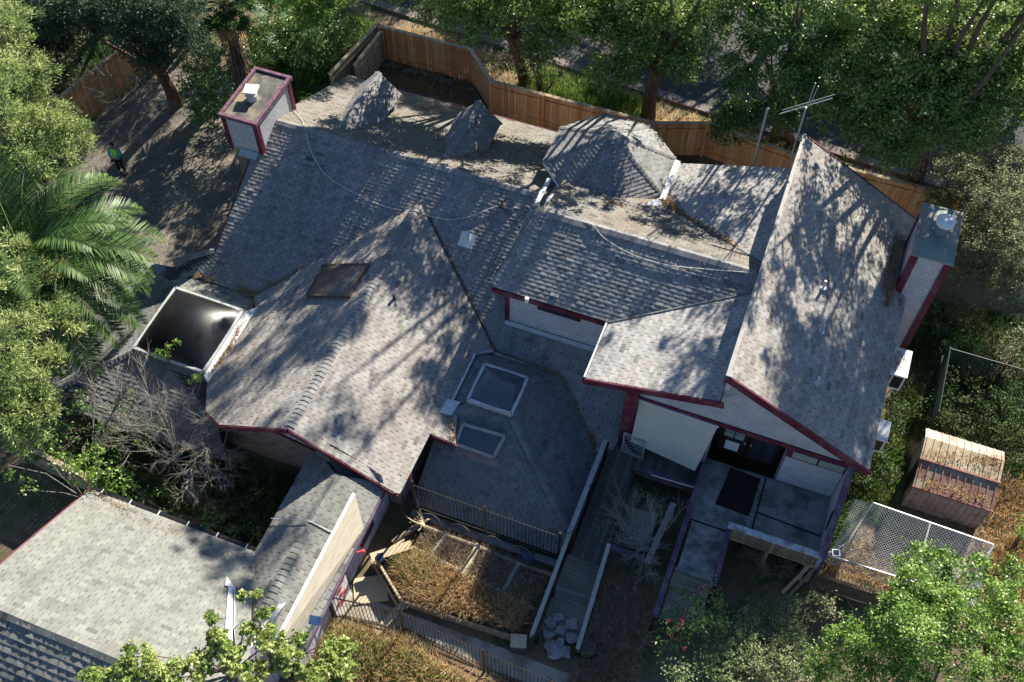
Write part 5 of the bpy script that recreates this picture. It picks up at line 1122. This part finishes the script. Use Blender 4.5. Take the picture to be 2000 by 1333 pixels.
tree('broadleaf_tree', 'dark evergreen behind the left chimney under the palm', 'tree', at(415, 215, 0),
     B_((410, 185, 2.4, .9), (400, 120, 3.2, .9), (440, 215, 1.6, .6), (395, 235, 1.6, .6), (380, 160, 3, .8)), .14, M['oak_deep'], M['bark'], None, 66, leaf=.12, clumps=60)
tree('broadleaf_tree', 'sparse dark shrubby tree between fan palm and side fence', 'tree', at(560, 120, 0),
     B_((545, 60, 2.6, 1.0), (600, 85, 2.2, .9), (640, 110, 1.4, .7), (660, 70, 1.8, .8), (610, 120, 1.2, .8), (520, 100, 2.2, .8)), .12, M['oak_deep'], M['bark'], None, 67, leaf=.12, clumps=50)
tree('broadleaf_tree', 'small leafy tree with thin grey branches beside the garage corner', 'tree', at(170, 1010, 0),
     B_((135, 920, 2.6, .4), (180, 910, 2.8, .55), (215, 930, 2.6, .5), (160, 950, 2.5, .45), (110, 890, 3, .35), (60, 960, 2.4, .3), (230, 955, 2.2, .35), (90, 860, 3, .3), (200, 890, 2.6, .35), (30, 930, 2.6, .3)), .08, M['bright'], M['twig'], None, 68, leaf=.11, clumps=70, per=20, cr=.2)
shrub('dark leafy shrub in the shade under the lower yellow-green cedar', B_((150, 800, 1.4, .6), (120, 860, 1.2, .7), (215, 860, .9, .6), (160, 910, .8, .6), (90, 900, 1.2, .6), (235, 800, 1.3, .4)), M['oak_deep'], seed=74, leaf=.11, per=24, clumps=60, cr=.24)
shrub('ivy-like dark ground shrub filling the shaded yard by the walkway', B_((330, 1000, .3, .9), (420, 1020, .3, .9), (480, 1050, .3, .7), (260, 950, .4, .7), (520, 960, .2, .6)), M['oak_deep'], seed=69, leaf=.12, per=22, clumps=45, cr=.25)
shrub('leafy sprig growing over the front edge of the big smoked skylight', B_((330, 680, 2.6, .16), (345, 672, 2.7, .13), (322, 695, 2.5, .14), (385, 745, 2.3, .26), (310, 690, 2.5, .1)), M['bright'], seed=70, leaf=.10, per=12, clumps=500, cr=.10)
shrub('mid green vine on the dark hipped roof under the bare branches', B_((250, 790, 1.6, .5), (300, 830, 1.5, .45), (200, 850, 1.6, .5), (270, 880, 1.0, .5), (180, 800, 1.8, .4)), M['oak_deep'], seed=71, leaf=.10, per=16, clumps=60, cr=.22)

# palms
def frond(mbr, lv, base, az, el, L, rg, n=76, droop=1.0):
    """one feather frond: arching rachis and two rows of narrow leaflets"""
    pts = []; p = V(base); e = el; st = L / 14
    for k in range(15):
        pts.append(p.copy()); p = p + V((math.cos(az) * math.cos(e), math.sin(az) * math.cos(e), math.sin(e))) * st; e -= droop * (.045 + .010 * k)
    mbr.tube(pts, [.035 - .0022 * k for k in range(15)], 4, False)
    for k in range(n):
        f = .12 + .88 * k / n; i = f * 13.999; j = int(i); a = pts[j].lerp(pts[j + 1], i - j); d = (pts[j + 1] - pts[j]).normalized(); s_ = d.cross(V((0, 0, 1))).normalized(); u = s_.cross(d)
        ll = (.72 * math.sin(math.pi * min(1, .18 + .8 * f)) ** .7 + .08) * L / 3.6
        for sg in (-1, 1):
            dd = (d * .75 + s_ * sg * .9 + u * (.30 - .25 * f) + V((rg.uniform(-.1, .1), rg.uniform(-.1, .1), rg.uniform(-.12, .06)))).normalized()
            lv.append((a + dd * ll / 2, dd, u - s_ * sg * .5, ll, .046, .36 + .3 * f + rg.gauss(0, .16)))
def palm_leaves(name, lv, mat, parent):
    return leaf_obj(name, [tuple(l[0]) for l in lv], np.array([tuple(l[1]) for l in lv]), np.array([tuple(l[2]) for l in lv]), [l[3] for l in lv], [l[4] for l in lv], np.array([l[5] for l in lv]), mat, parent)
def date_palm(label, base, H, L, n, seed):
    rg = random.Random(seed); t = thing('date_palm', label, 'palm', base); base = V(base); mb = MB()
    mb.tube([base, base + V((0, 0, H * .5)), base + V((0, 0, H - .2)), base + V((0, 0, H + .3))], [.42, .36, .42, .2], 12); obj('trunk', mb, M['bark'], t)
    r = MB(); lv = []
    for k in range(n):
        f = k / n; az = k * 2.39996 + rg.uniform(-.15, .15); el = R_(66 - 82 * f ** .8 + rg.uniform(-8, 8)); frond(r, lv, base + V((math.cos(az) * .15, math.sin(az) * .15, H + .25 - .35 * f)), az, el, L * rg.uniform(.85, 1.1), rg)
    obj('frond_stem', r, M['palm_stem'], t); palm_leaves('frond', lv, M['palm'], t); return t
M['palm_stem'] = plain('yellow-green frond stem', (.16, .19, .06), .5)
M['paletwig'] = mottled('pale bare twigs', (.20, .18, .155), (.40, .37, .33), 6, .9, bmp=0.0)
date_palm('great date palm arching its feather fronds over the left side', at(55, 520, 4.6) - V((0, 0, 4.6)), 4.6, 4.5, 84, 81)

def fan_leaf(lv, st, c, az, el, L, pet, rg, n=26, tone=.5):
    d = V((math.cos(az) * math.cos(el), math.sin(az) * math.cos(el), math.sin(el))); e = V(c) + d * pet; st.tube([c, V(c).lerp(e, .6) + V((0, 0, .06)), e], [.02, .015, .01], 4, False)
    d2 = (d + V((0, 0, -.35))).normalized(); s_ = d2.cross(V((0, 0, 1))).normalized(); u = s_.cross(d2)
    for k in range(n):
        a = (k / (n - 1) - .5) * R_(230); dd = (d2 * math.cos(a) + s_ * math.sin(a) + u * .12 + V((0, 0, rg.uniform(-.08, .02)))).normalized(); l = L * (.72 + .28 * math.cos(a)) * rg.uniform(.9, 1.08)
        lv.append((e + dd * l / 2, dd, u, l, .075, tone + rg.gauss(0, .12)))
def fan_palm(name, label, base, H, n, L, pet, seed, skirt=True, r0=.28):
    rg = random.Random(seed); t = thing(name, label, 'palm', base); base = V(base); mb = MB()
    mb.tube([base, base + V((0, 0, .3)), base + V((0, 0, H * .6)), base + V((0, 0, H))], [r0 * 1.5, r0 * 1.1, r0, r0 * .9], 12)
    obj('trunk', mb, M['bark'], t)
    if skirt:
        mb = MB()
        for k in range(170):
            a = rg.uniform(0, 6.283); z = rg.uniform(.4, H); r1 = r0 * 1.15; p = base + V((math.cos(a) * r1, math.sin(a) * r1, z)); mb.tube([p, p + V((math.cos(a) * .22, math.sin(a) * .22, -.25)), p + V((math.cos(a) * .26, math.sin(a) * .26, -rg.uniform(.5, .9)))], [.03, .022, .008], 3)
        obj('dead_skirt', mb, M['logwood'], t)
    lv = []; st = MB()
    for k in range(n):
        f = k / n; fan_leaf(lv, st, base + V((0, 0, H - .1)), k * 2.4 + rg.uniform(-.2, .2), R_(75 - 95 * f), L * rg.uniform(.85, 1.1), pet * rg.uniform(.8, 1.1), rg)
    obj('leaf_stem', st, M['palm_stem'], t); palm_leaves('fan_leaf', lv, M['palm'], t)
    if skirt:
        lv = []; st = MB()
        for k in range(5): fan_leaf(lv, st, base + V((0, 0, H - .5)), k * 1.3 + 3.6, R_(-55), L * .8, pet * .7, rg, 20, .75)
        palm_leaves('dead_leaf', lv, M['litter'], t); obj('leaf_stem', st, M['logwood'], t)
    return t
fan_palm('fan_palm', 'tall fan palm with a shaggy trunk behind the left chimney', at(478, 160, 0), 4.3, 30, 1.0, 1.1, 82)
fan_palm('fan_palm', 'young fan palm fanning out just behind the left chimney', at(590, 205, 0), .5, 14, .75, .7, 83, False, .1)
fan_palm('fan_palm', 'young fan palm with one arching leaf left of the side fence', at(575, 130, 0), .7, 16, .8, .9, 84, False, .1)
fan_palm('fan_palm', 'young fan palm in the dark shade between tall fan palm and top edge', at(520, 70, 0), .9, 18, .9, 1.0, 85, False, .1)

# bare shrubs and branches
def twigs(mb, p, d, L, r, depth, rg, spread=.5, up=.12):
    p = V(p); d = V(d).normalized(); pts = [p]; n = 3
    for k in range(n):
        d = (d + V((rg.uniform(-1, 1), rg.uniform(-1, 1), rg.uniform(-1, 1))) * .18 + V((0, 0, up * .3))).normalized(); pts.append(pts[-1] + d * L / n)
    mb.tube(pts, [r, r * .85, r * .7, r * .5], 4 if depth > 1 else 3, False)
    if depth == 0: return
    for k in range(rg.randint(3, 4)):
        f = rg.uniform(.3, 1.0) * 2.999; j = int(f); q = pts[j].lerp(pts[j + 1], f - j)
        dd = d + V((rg.uniform(-1, 1), rg.uniform(-1, 1), rg.uniform(-.7, .9))) * spread * 1.6
        twigs(mb, q, dd, L * rg.uniform(.5, .8), r * .55, depth - 1, rg, spread, up)
def bare(label, base, dirs, L, r, depth, seed, name='bare_shrub', spread=.5, up=.12, mat='twig'):
    rg = random.Random(seed); mb = MB(); t = thing(name, label, 'shrub', V(base))
    for d in dirs: twigs(mb, base, d, L * rg.uniform(.8, 1.2), r, depth, rg, spread, up)
    obj('branch', mb, M[mat], t); return t
bare('pale bare shrub growing through the gap beside the deck', at(1255, 1062, 0.9), [(.2, .2, .8), (-.8, .5, .6), (-.6, -.2, .8), (.6, -.5, .6), (0, .8, .6), (.8, .4, .5), (-1, .8, .5), (-.2, -.8, .6), (.3, -1, .4), (-1, .2, .3), (-.5, 1, .4), (-1.1, .5, .3), (-.7, -.6, .5), (.1, .9, .9)], .9, .024, 4, 91, up=.1, mat='paletwig', spread=.48)
bare('tangle of grey bare branches over the dark hipped roof', at(340, 900, 1.0), [(-.6, .9, .5), (.6, .5, .3), (-.9, .3, .5), (.2, 1, .3), (.9, -.3, .2), (-.2, .6, .7), (.5, .9, .6), (1, .2, .5), (-.9, -.2, .4)], 1.6, .03, 4, 92, spread=.45, mat='paletwig')
bare('second grey bare tangle at the foot of the dark hipped roof', at(250, 840, .9), [(.5, .9, .6), (-.4, .9, .6), (.9, .3, .5), (.2, .3, 1), (1, .8, .5), (-.8, .4, .6)], 1.6, .026, 3, 97, spread=.4, mat='paletwig')
bare('dead branch with pale twigs hanging by the stone gable wall', at(420, 850, 1.9), [(.4, -1, .1), (-.2, -1, 0), (.8, -.6, .1), (-.6, -.7, .1), (.2, -.9, .4)], 1.05, .03, 4, 93, spread=.45, up=-.1)
bare('long bare branches reaching up to the smoked skylight', at(180, 860, 1.6), [(.6, 1, .35), (.3, 1.1, .4), (1, .6, .3), (-.3, .9, .5)], 1.7, .035, 3, 94, spread=.4)
bare('grey bare bush in front of the patio lattice', at(1500, 1120, .2), [(-.5, 0, .8), (.3, .2, .9), (.7, -.2, .7), (-.9, .2, .6), (0, -.4, .8)], .7, .03, 4, 95)
bare('dead grey branches under the dark conifers near the red fence', at(265, 150, 3.2), [(.6, -1, -.3), (-.6, -.9, -.2), (-1, -.4, 0), (.2, -1, -.5), (.9, -.6, -.2)], 1.6, .03, 4, 96, spread=.4, up=-.15)

# grasses: nobody could count the blades
def inside(poly, x, y):
    c = False; n = len(poly)
    for i in range(n):
        (x1, y1), (x2, y2) = poly[i], poly[(i + 1) % n]
        if (y1 > y) != (y2 > y) and x < (x2 - x1) * (y - y1) / (y2 - y1) + x1: c = not c
    return c
def grass(name, label, poly, n, h, mat, z0=0.0, seed=1, lean=.5, wd=.02, tone=.5, clump=.35):
    rg = np.random.default_rng(seed); xs = [p[0] for p in poly]; ys = [p[1] for p in poly]; P = []
    cx = rg.uniform(min(xs), max(xs), 140); cy = rg.uniform(min(ys), max(ys), 140); ctn = rg.normal(0, .14, 140)
    while len(P) < n:
        k = rg.integers(0, 140); x = cx[k] + rg.normal(0, clump); y = cy[k] + rg.normal(0, clump)
        if rg.random() < .3: x, y = rg.uniform(min(xs), max(xs)), rg.uniform(min(ys), max(ys))
        if inside(poly, x, y): P.append((x, y, tone + ctn[k]))
    P = np.array(P); d = rg.normal(0, lean, (n, 3)); d[:, 2] = 1; d[:, :2] += np.stack([np.sin(P[:, 0] * 1.7 + P[:, 1]), np.cos(P[:, 1] * 1.9 - P[:, 0])], 1) * lean * .7
    d /= np.linalg.norm(d, axis=1, keepdims=True); L = h * (.5 + rg.random(n))
    cen = np.column_stack([P[:, :2], np.full(n, z0)]) + d * L[:, None] * .48
    return tag(leaf_obj(name, cen, d, rdir(n, rg), L, wd * (.7 + .6 * rg.random(n)), P[:, 2] + rg.normal(0, .13, n), mat), label, 'grass', None, 'stuff')
grass('grass', 'golden dry grass filling the front of the raised bed', [(-8.6, 11.7), (-7.7, 10.75), (-4.0, 10.9), (-3.8, 11.7), (-8.1, 12.2)], 6000, .5, M['straw'], .34, 101, .8, .018, .5)
grass('grass', 'grey stalks mixed into the dry grass outside the iron fence', [(-10.2, 9.2), (-7.5, 9.4), (-4.5, 9.2), (-1.0, 9.0), (-1.5, 7.0), (-10.2, 7.0)], 6000, .4, M['deadgrass'], 0, 114, .9, .016, .45)
grass('grass', 'grey stalks mixed into the golden grass of the raised bed', [(-8.6, 11.7), (-7.7, 10.75), (-4.0, 10.9), (-3.8, 11.7), (-8.1, 12.2)], 3500, .36, M['deadgrass'], .34, 115, 1.0, .016, .4)
grass('grass', 'dark green ground plants in the shaded yard between garage and front wing', [(-21, 10.2), (-12.3, 10.0), (-12.3, 13.4), (-16.6, 13.4), (-21, 12.2)], 9000, .28, M['under'], 0, 116, .6, .04, .55)
grass('grass', 'dark undergrowth beyond the red fence at the top left', [(-45, 22), (-34, 22.5), (-30.4, 26), (-30, 36), (-46, 36)], 14000, .45, M['under'], 0, 117, .6, .06, .45)
grass('grass', 'yellow-green weeds in the left end of the raised bed', [(-8.7, 11.8), (-7.9, 11.1), (-6.9, 11.6), (-7.6, 12.2)], 650, .4, M['weeds'], .34, 102, .7, .02, .85)
grass('grass', 'grey dead stalks lying over the rear half of the raised bed', [(-8.1, 12.3), (-3.8, 11.9), (-3.7, 13.0), (-8.0, 13.1)], 4500, .38, M['deadgrass'], .34, 103, 1.1, .015, .45)
grass('grass', 'dry golden grass outside the iron fence at the bottom edge', [(-10.2, 9.2), (-7.5, 9.4), (-4.5, 9.2), (-1.0, 9.0), (-1.5, 7.0), (-10.2, 7.0)], 11000, .5, M['straw'], 0, 104, .6, .018, .5)
grass('grass', 'green weeds among the dry grass at the bottom edge', [(-9.8, 9.1), (-6.5, 9.2), (-4.2, 8.6), (-9.5, 7.6)], 2600, .4, M['weeds'], 0, 105, .6, .03, .7)
grass('grass', 'grey-brown dead stalks between ramp and purple rail', [(-1.9, 13.6), (-.2, 13.4), (-.2, 9.2), (-2.0, 9.2), (-1.9, 11)], 16000, .42, M['deadgrass'], 0, 106, .9, .02, .5)
grass('grass', 'tall green weeds on the bank outside the street fence', [(-13.2, 33.2), (-7.5, 33.3), (-7.2, 35.6), (-9.0, 36.0), (-12.5, 36.2)], 9000, .5, M['weeds'], 0, 107, .45, .03, .6)
grass('grass', 'dry yellow grass on the bank between fence and kerb', [(-20, 36.5), (-15, 34.7), (-13.3, 33.2), (-4.3, 34.0), (8, 33.4), (8, 34.6), (-6, 35.9), (-19, 36.9)], 9000, .35, M['straw'], 0, 108, .6, .02, .55)
grass('grass', 'dry grass right of the tin shed and dog run', [(9.3, 17), (9.3, 22), (11.5, 22.5), (11.8, 16)], 6000, .4, M['straw'], 0, 109, .6, .02, .35)
grass('grass', 'low weeds between house, dog run and tin shed', [(4.6, 16.5), (4.6, 22.5), (6.5, 22.5), (6.4, 19), (5.4, 18.8)], 5000, .3, M['weeds'], 0, 110, .6, .03, .4)
grass('grass', 'undergrowth of the shaded garden right of the house', [(5.6, 22.6), (5.6, 29), (12.5, 30), (12.5, 22.2)], 16000, .32, M['under'], 0, 111, .6, .035, .5)
grass('grass', 'pale weeds under the dog run wire', [(4.6, 16.6), (5.6, 18.6), (9.0, 18.4), (8.8, 16.6)], 4000, .25, M['straw'], 0, 112, .7, .02, .45)
grass('grass', 'green plants behind the left chimney and side fence', [(-21, 29), (-20.4, 36), (-25, 38), (-26, 31)], 9000, .4, M['weeds'], 0, 113, .6, .04, .45)

# fallen leaves caught in valleys and behind chimneys
def litter(name, label, segs, seed, per=300, wd=.12, size=.06, lift=.03):
    rg = np.random.default_rng(seed); C = []
    for (a, b, w_, n) in segs:
        a, b = np.array(a, float), np.array(b, float); t = rg.random((n, 1)); C.append(a + (b - a) * t + rg.normal(0, 1, (n, 3)) * np.array([w_, w_, .015]) + np.array([0, 0, lift]))
    C = np.concatenate(C); n = len(C); nr = rdir(n, rg) * .6 + np.array([0, 0, 1]); ax = np.cross(nr, rdir(n, rg))
    return tag(leaf_obj(name, C, ax, nr, size * (.6 + .8 * rg.random(n)), size * .5, rg.normal(.5, .22, n), M['litter']), label, 'leaves', None, 'stuff')
litter('fallen_leaves', 'brown leaves piled in the valley beside the smoked skylight', [((-17.5, 18.88, 1.76), (-18.2, 18.95, 1.72), .09, 420), ((-19.4, 18.95, 1.68), (-20.0, 18.98, 1.66), .07, 240), ((-17.3, 18.5, 1.9), (-16.98, 16.2, 2.02), .05, 520), ((-17.0, 16.4, 2.02), (-17.08, 15.0, 1.95), .05, 380), ((-17.45, 18.85, 1.78), (-15.8, 20.4, 2.5), .05, 330)], 121)
litter('fallen_leaves', 'golden leaves along the valley between turret and low gable plane', [((-4.15, 25.95, 4.8), (-1.2, 24.3, 5.5), .06, 900), ((-4.1, 26.0, 4.82), (-3.6, 25.6, 4.9), .18, 700), ((-4.3, 26.3, 4.8), (-4.25, 28.0, 4.8), .05, 300), ((-5.9, 24.95, 5.2), (-5.4, 24.85, 5.2), .05, 200)], 122)
litter('fallen_leaves', 'leaf drift behind the right chimney on the tall plane', [((3.85, 24.6, 4.86), (3.95, 27.3, 4.84), .16, 1400), ((4.05, 24.2, 4.76), (4.1, 25.1, 4.74), .06, 300)], 123)
litter('fallen_leaves', 'thin scatter of leaves high on the tall plane', [((1.6, 23.8, 6.08), (1.9, 27.6, 5.92), .45, 420), ((1.2, 26, 6.3), (1.5, 28.2, 6.15), .25, 200)], 124, size=.05)
litter('fallen_leaves', 'mossy debris in the gutters of the hipped sunroom roof', [((-3.75, 17.7, 1.10), (-5.6, 19.45, 2.0), .03, 260), ((-4.0, 17.95, 1.22), (-3.8, 17.7, 1.12), .07, 240), ((-5.66, 19.47, 2.02), (-8.1, 19.52, 2.02), .035, 260), ((-8.15, 19.6, 2.05), (-12.4, 23.4, 3.9), .03, 380), ((-8.5, 16.4, 2.25), (-8.1, 15.6, 2.1), .06, 120)], 125)
litter('fallen_leaves', 'dead leaves strewn on the tin shed roof', [((6.8, 20.9, 1.9), (9.0, 21.4, 2.02), .15, 420), ((6.9, 19.95, 1.6), (9.0, 20.1, 1.65), .12, 520)], 126)
litter('fallen_leaves', 'leaves on the lid of the larger air conditioner', [((4.95, 23.0, 3.15), (5.05, 23.7, 3.15), .15, 240)], 127)
litter('fallen_leaves', 'leaf mulch between fence and rear eave', [((-19.0, 33.0, .03), (-14.8, 32.9, .03), .5, 3200), ((-9, 31.9, .03), (-1, 32.2, .03), .4, 2200)], 128)
litter('fallen_leaves', 'litter scattered over the rear roof slope', [((-14.5, 27.5, 3.45), (-9, 28, 3.2), .9, 420), ((-12.0, 27.0, 3.68), (-11.2, 26.6, 3.85), .2, 260)], 129, size=.05)
litter('fallen_leaves', 'twigs and leaf crumbs scattered over the shaded drive', [((-27, 18, .03), (-21, 28, .03), 2.0, 2600)], 131, size=.07)
litter('fallen_leaves', 'leaf crumbs blown over the garage roof', [((-17.5, 9.3, 2.65), (-12.5, 9.3, 2.65), .1, 260), ((-17.8, 9.5, 2.5), (-16.5, 9.4, 2.55), .12, 260)], 132, size=.05)
litter('fallen_leaves', 'loose leaves on the driveway by the red fence', [((-29.5, 28.5, .03), (-28.5, 30, .03), .6, 900), ((-31, 25.5, .03), (-28, 26, .03), .8, 500)], 130)

# ================================================================== the person on the drive
def skin_mesh(name, nodes, edges, mat, parent, sub=2):
    me = bpy.data.meshes.new(name); me.from_pydata([n[0] for n in nodes], edges, []); o = bpy.data.objects.new(name, me); COL.objects.link(o)
    o.modifiers.new('skin', 'SKIN'); sv = me.skin_vertices[0].data
    for i, n in enumerate(nodes):
        r = n[1] if isinstance(n[1], tuple) else (n[1], n[1]); sv[i].radius = r
    sv[0].use_root = True
    s_ = o.modifiers.new('subsurf', 'SUBSURF'); s_.levels = s_.render_levels = sub; me.materials.append(mat)
    dg = bpy.context.evaluated_depsgraph_get(); ev = o.evaluated_get(dg); m2 = bpy.data.meshes.new_from_object(ev); o.modifiers.clear(); o.data = m2
    m2.polygons.foreach_set('use_smooth', [True] * len(m2.polygons)); o.parent = parent; return o
pb = at(241, 338, 0)
pr = thing('person', 'person in a yellow-green safety vest and dark clothes standing on the drive, hands held together', 'person', pb)
skin_ = plain('skin', (.38, .22, .15), .5); dark_ = plain('dark navy clothes', (.012, .014, .022), .85); hivis = plain('yellow-green vest', (.42, .95, .08), .6); teal = plain('teal sleeves', (.05, .40, .45), .7)
nodes = [((0, 0, .95), (.15, .11)), ((0, 0, 1.15), (.145, .10)), ((0, -.01, 1.36), (.17, .11)), ((0, 0, 1.46), (.09, .07)), ((0, -.02, 1.53), .052), ((0, -.04, 1.62), (.075, .09)), ((0, -.035, 1.72), (.06, .075)),
         ((.09, 0, .86), .085), ((.11, -.03, .48), .058), ((.12, 0, .10), .042), ((.13, -.10, .04), .04), ((.14, -.19, .035), .03),
         ((-.09, 0, .86), .085), ((-.12, .02, .48), .058), ((-.14, .05, .10), .042), ((-.15, -.05, .04), .04), ((-.16, -.14, .035), .03),
         ((.19, 0, 1.42), .06), ((.26, -.03, 1.15), .048), ((.10, -.27, 1.10), .036), ((.05, -.32, 1.12), .03),
         ((-.19, 0, 1.42), .06), ((-.26, -.03, 1.15), .048), ((-.10, -.27, 1.10), .036), ((-.05, -.32, 1.12), .03)]
edges = [(0, 1), (1, 2), (2, 3), (3, 4), (4, 5), (5, 6), (0, 7), (7, 8), (8, 9), (9, 10), (10, 11), (0, 12), (12, 13), (13, 14), (14, 15), (15, 16), (2, 17), (17, 18), (18, 19), (19, 20), (2, 21), (21, 22), (22, 23), (23, 24)]
for sx, b in ((1, 20), (-1, 24)):
    for k, (dx, dz, l) in enumerate(((-.015, .028, .07), (-.03, .012, .08), (-.03, -.006, .075), (-.022, -.022, .06), (.012, .03, .05))):
        i = len(nodes); p0 = nodes[b][0]; nodes.append(((p0[0] + sx * dx * .6, p0[1] - .02, p0[2] + dz * .8), .009)); nodes.append(((p0[0] + sx * dx * 1.4, p0[1] - l, p0[2] + dz), .008)); edges += [(b, i), (i, i + 1)]
skin_mesh('body', nodes, edges, skin_, pr)
tn = [((0, 0, .98), (.175, .135)), ((.09, 0, .86), .105), ((.11, -.03, .48), .078), ((.12, 0, .12), .068), ((-.09, 0, .86), .105), ((-.12, .02, .48), .078), ((-.14, .05, .12), .068)]
skin_mesh('trousers', tn, [(0, 1), (1, 2), (2, 3), (0, 4), (4, 5), (5, 6)], dark_, pr)
vn = [((0, 0, .98), (.18, .14)), ((0, 0, 1.18), (.185, .135)), ((0, -.01, 1.38), (.205, .145)), ((0, 0, 1.47), (.12, .09))]
vs_ = skin_mesh('vest', vn, [(0, 1), (1, 2), (2, 3)], hivis, pr)
t = MB()
for x in (-.09, .09): t.bar((x, -.165, 1.02), (x * .9, -.145, 1.42), .045, .012, (0, 1, 0))
for z, hw in ((1.08, .19), ): t.bar((-hw, -.155, z), (hw, -.155, z), .012, .05)
o = obj('reflective_stripe', t, plain('silver tape', (.7, .72, .7), .3), None); o.parent = vs_
sn = [((.17, 0, 1.43), .078), ((.26, -.03, 1.15), .06), ((.11, -.25, 1.10), .046)]
for sx in (1, -1): skin_mesh('sleeve', [((p[0] * sx, p[1], p[2]), r) for p, r in sn], [(0, 1), (1, 2)], teal, pr)
skin_mesh('hood', [((0, .015, 1.56), (.08, .075)), ((0, .0, 1.66), (.095, .095)), ((0, -.005, 1.74), (.075, .085))], [(0, 1), (1, 2)], dark_, pr)
for sx in (1, -1):
    skin_mesh('shoe', [((.125 * sx + .0, .03, .05), .05), ((.14 * sx, -.1, .045), .05), ((.15 * sx, -.2, .04), .04)], [(0, 1), (1, 2)], dark_, pr)
t = MB()
for sx in (1, -1): t.disc((sx * .03, -.118, 1.645), .009, .004, 8)
t.tube([(0, -.115, 1.64), (0, -.142, 1.60), (0, -.122, 1.595)], [.01, .014, .008], 6); t.bar((-.025, -.117, 1.572), (.025, -.117, 1.572), .008, .008)
o = obj('face_feature', t, plain('darker skin', (.20, .10, .07), .5), None); o.parent = pr
pr.rotation_euler = (0, 0, R_(18))
ct = thing('remote_control', 'small dark remote control held in the hands of the person on the drive', 'remote control', pb + V((0, 0, 1.12)))
t = MB(); t.box(pb + Matrix.Rotation(R_(18), 3, 'Z') @ V((0, -.40, 1.12)), (.17, .10, .05), R_(18)); obj('controller_case', t, M['iron'], ct)

print('objects', len(bpy.data.objects), 'faces', sum(len(m.polygons) for m in bpy.data.meshes))
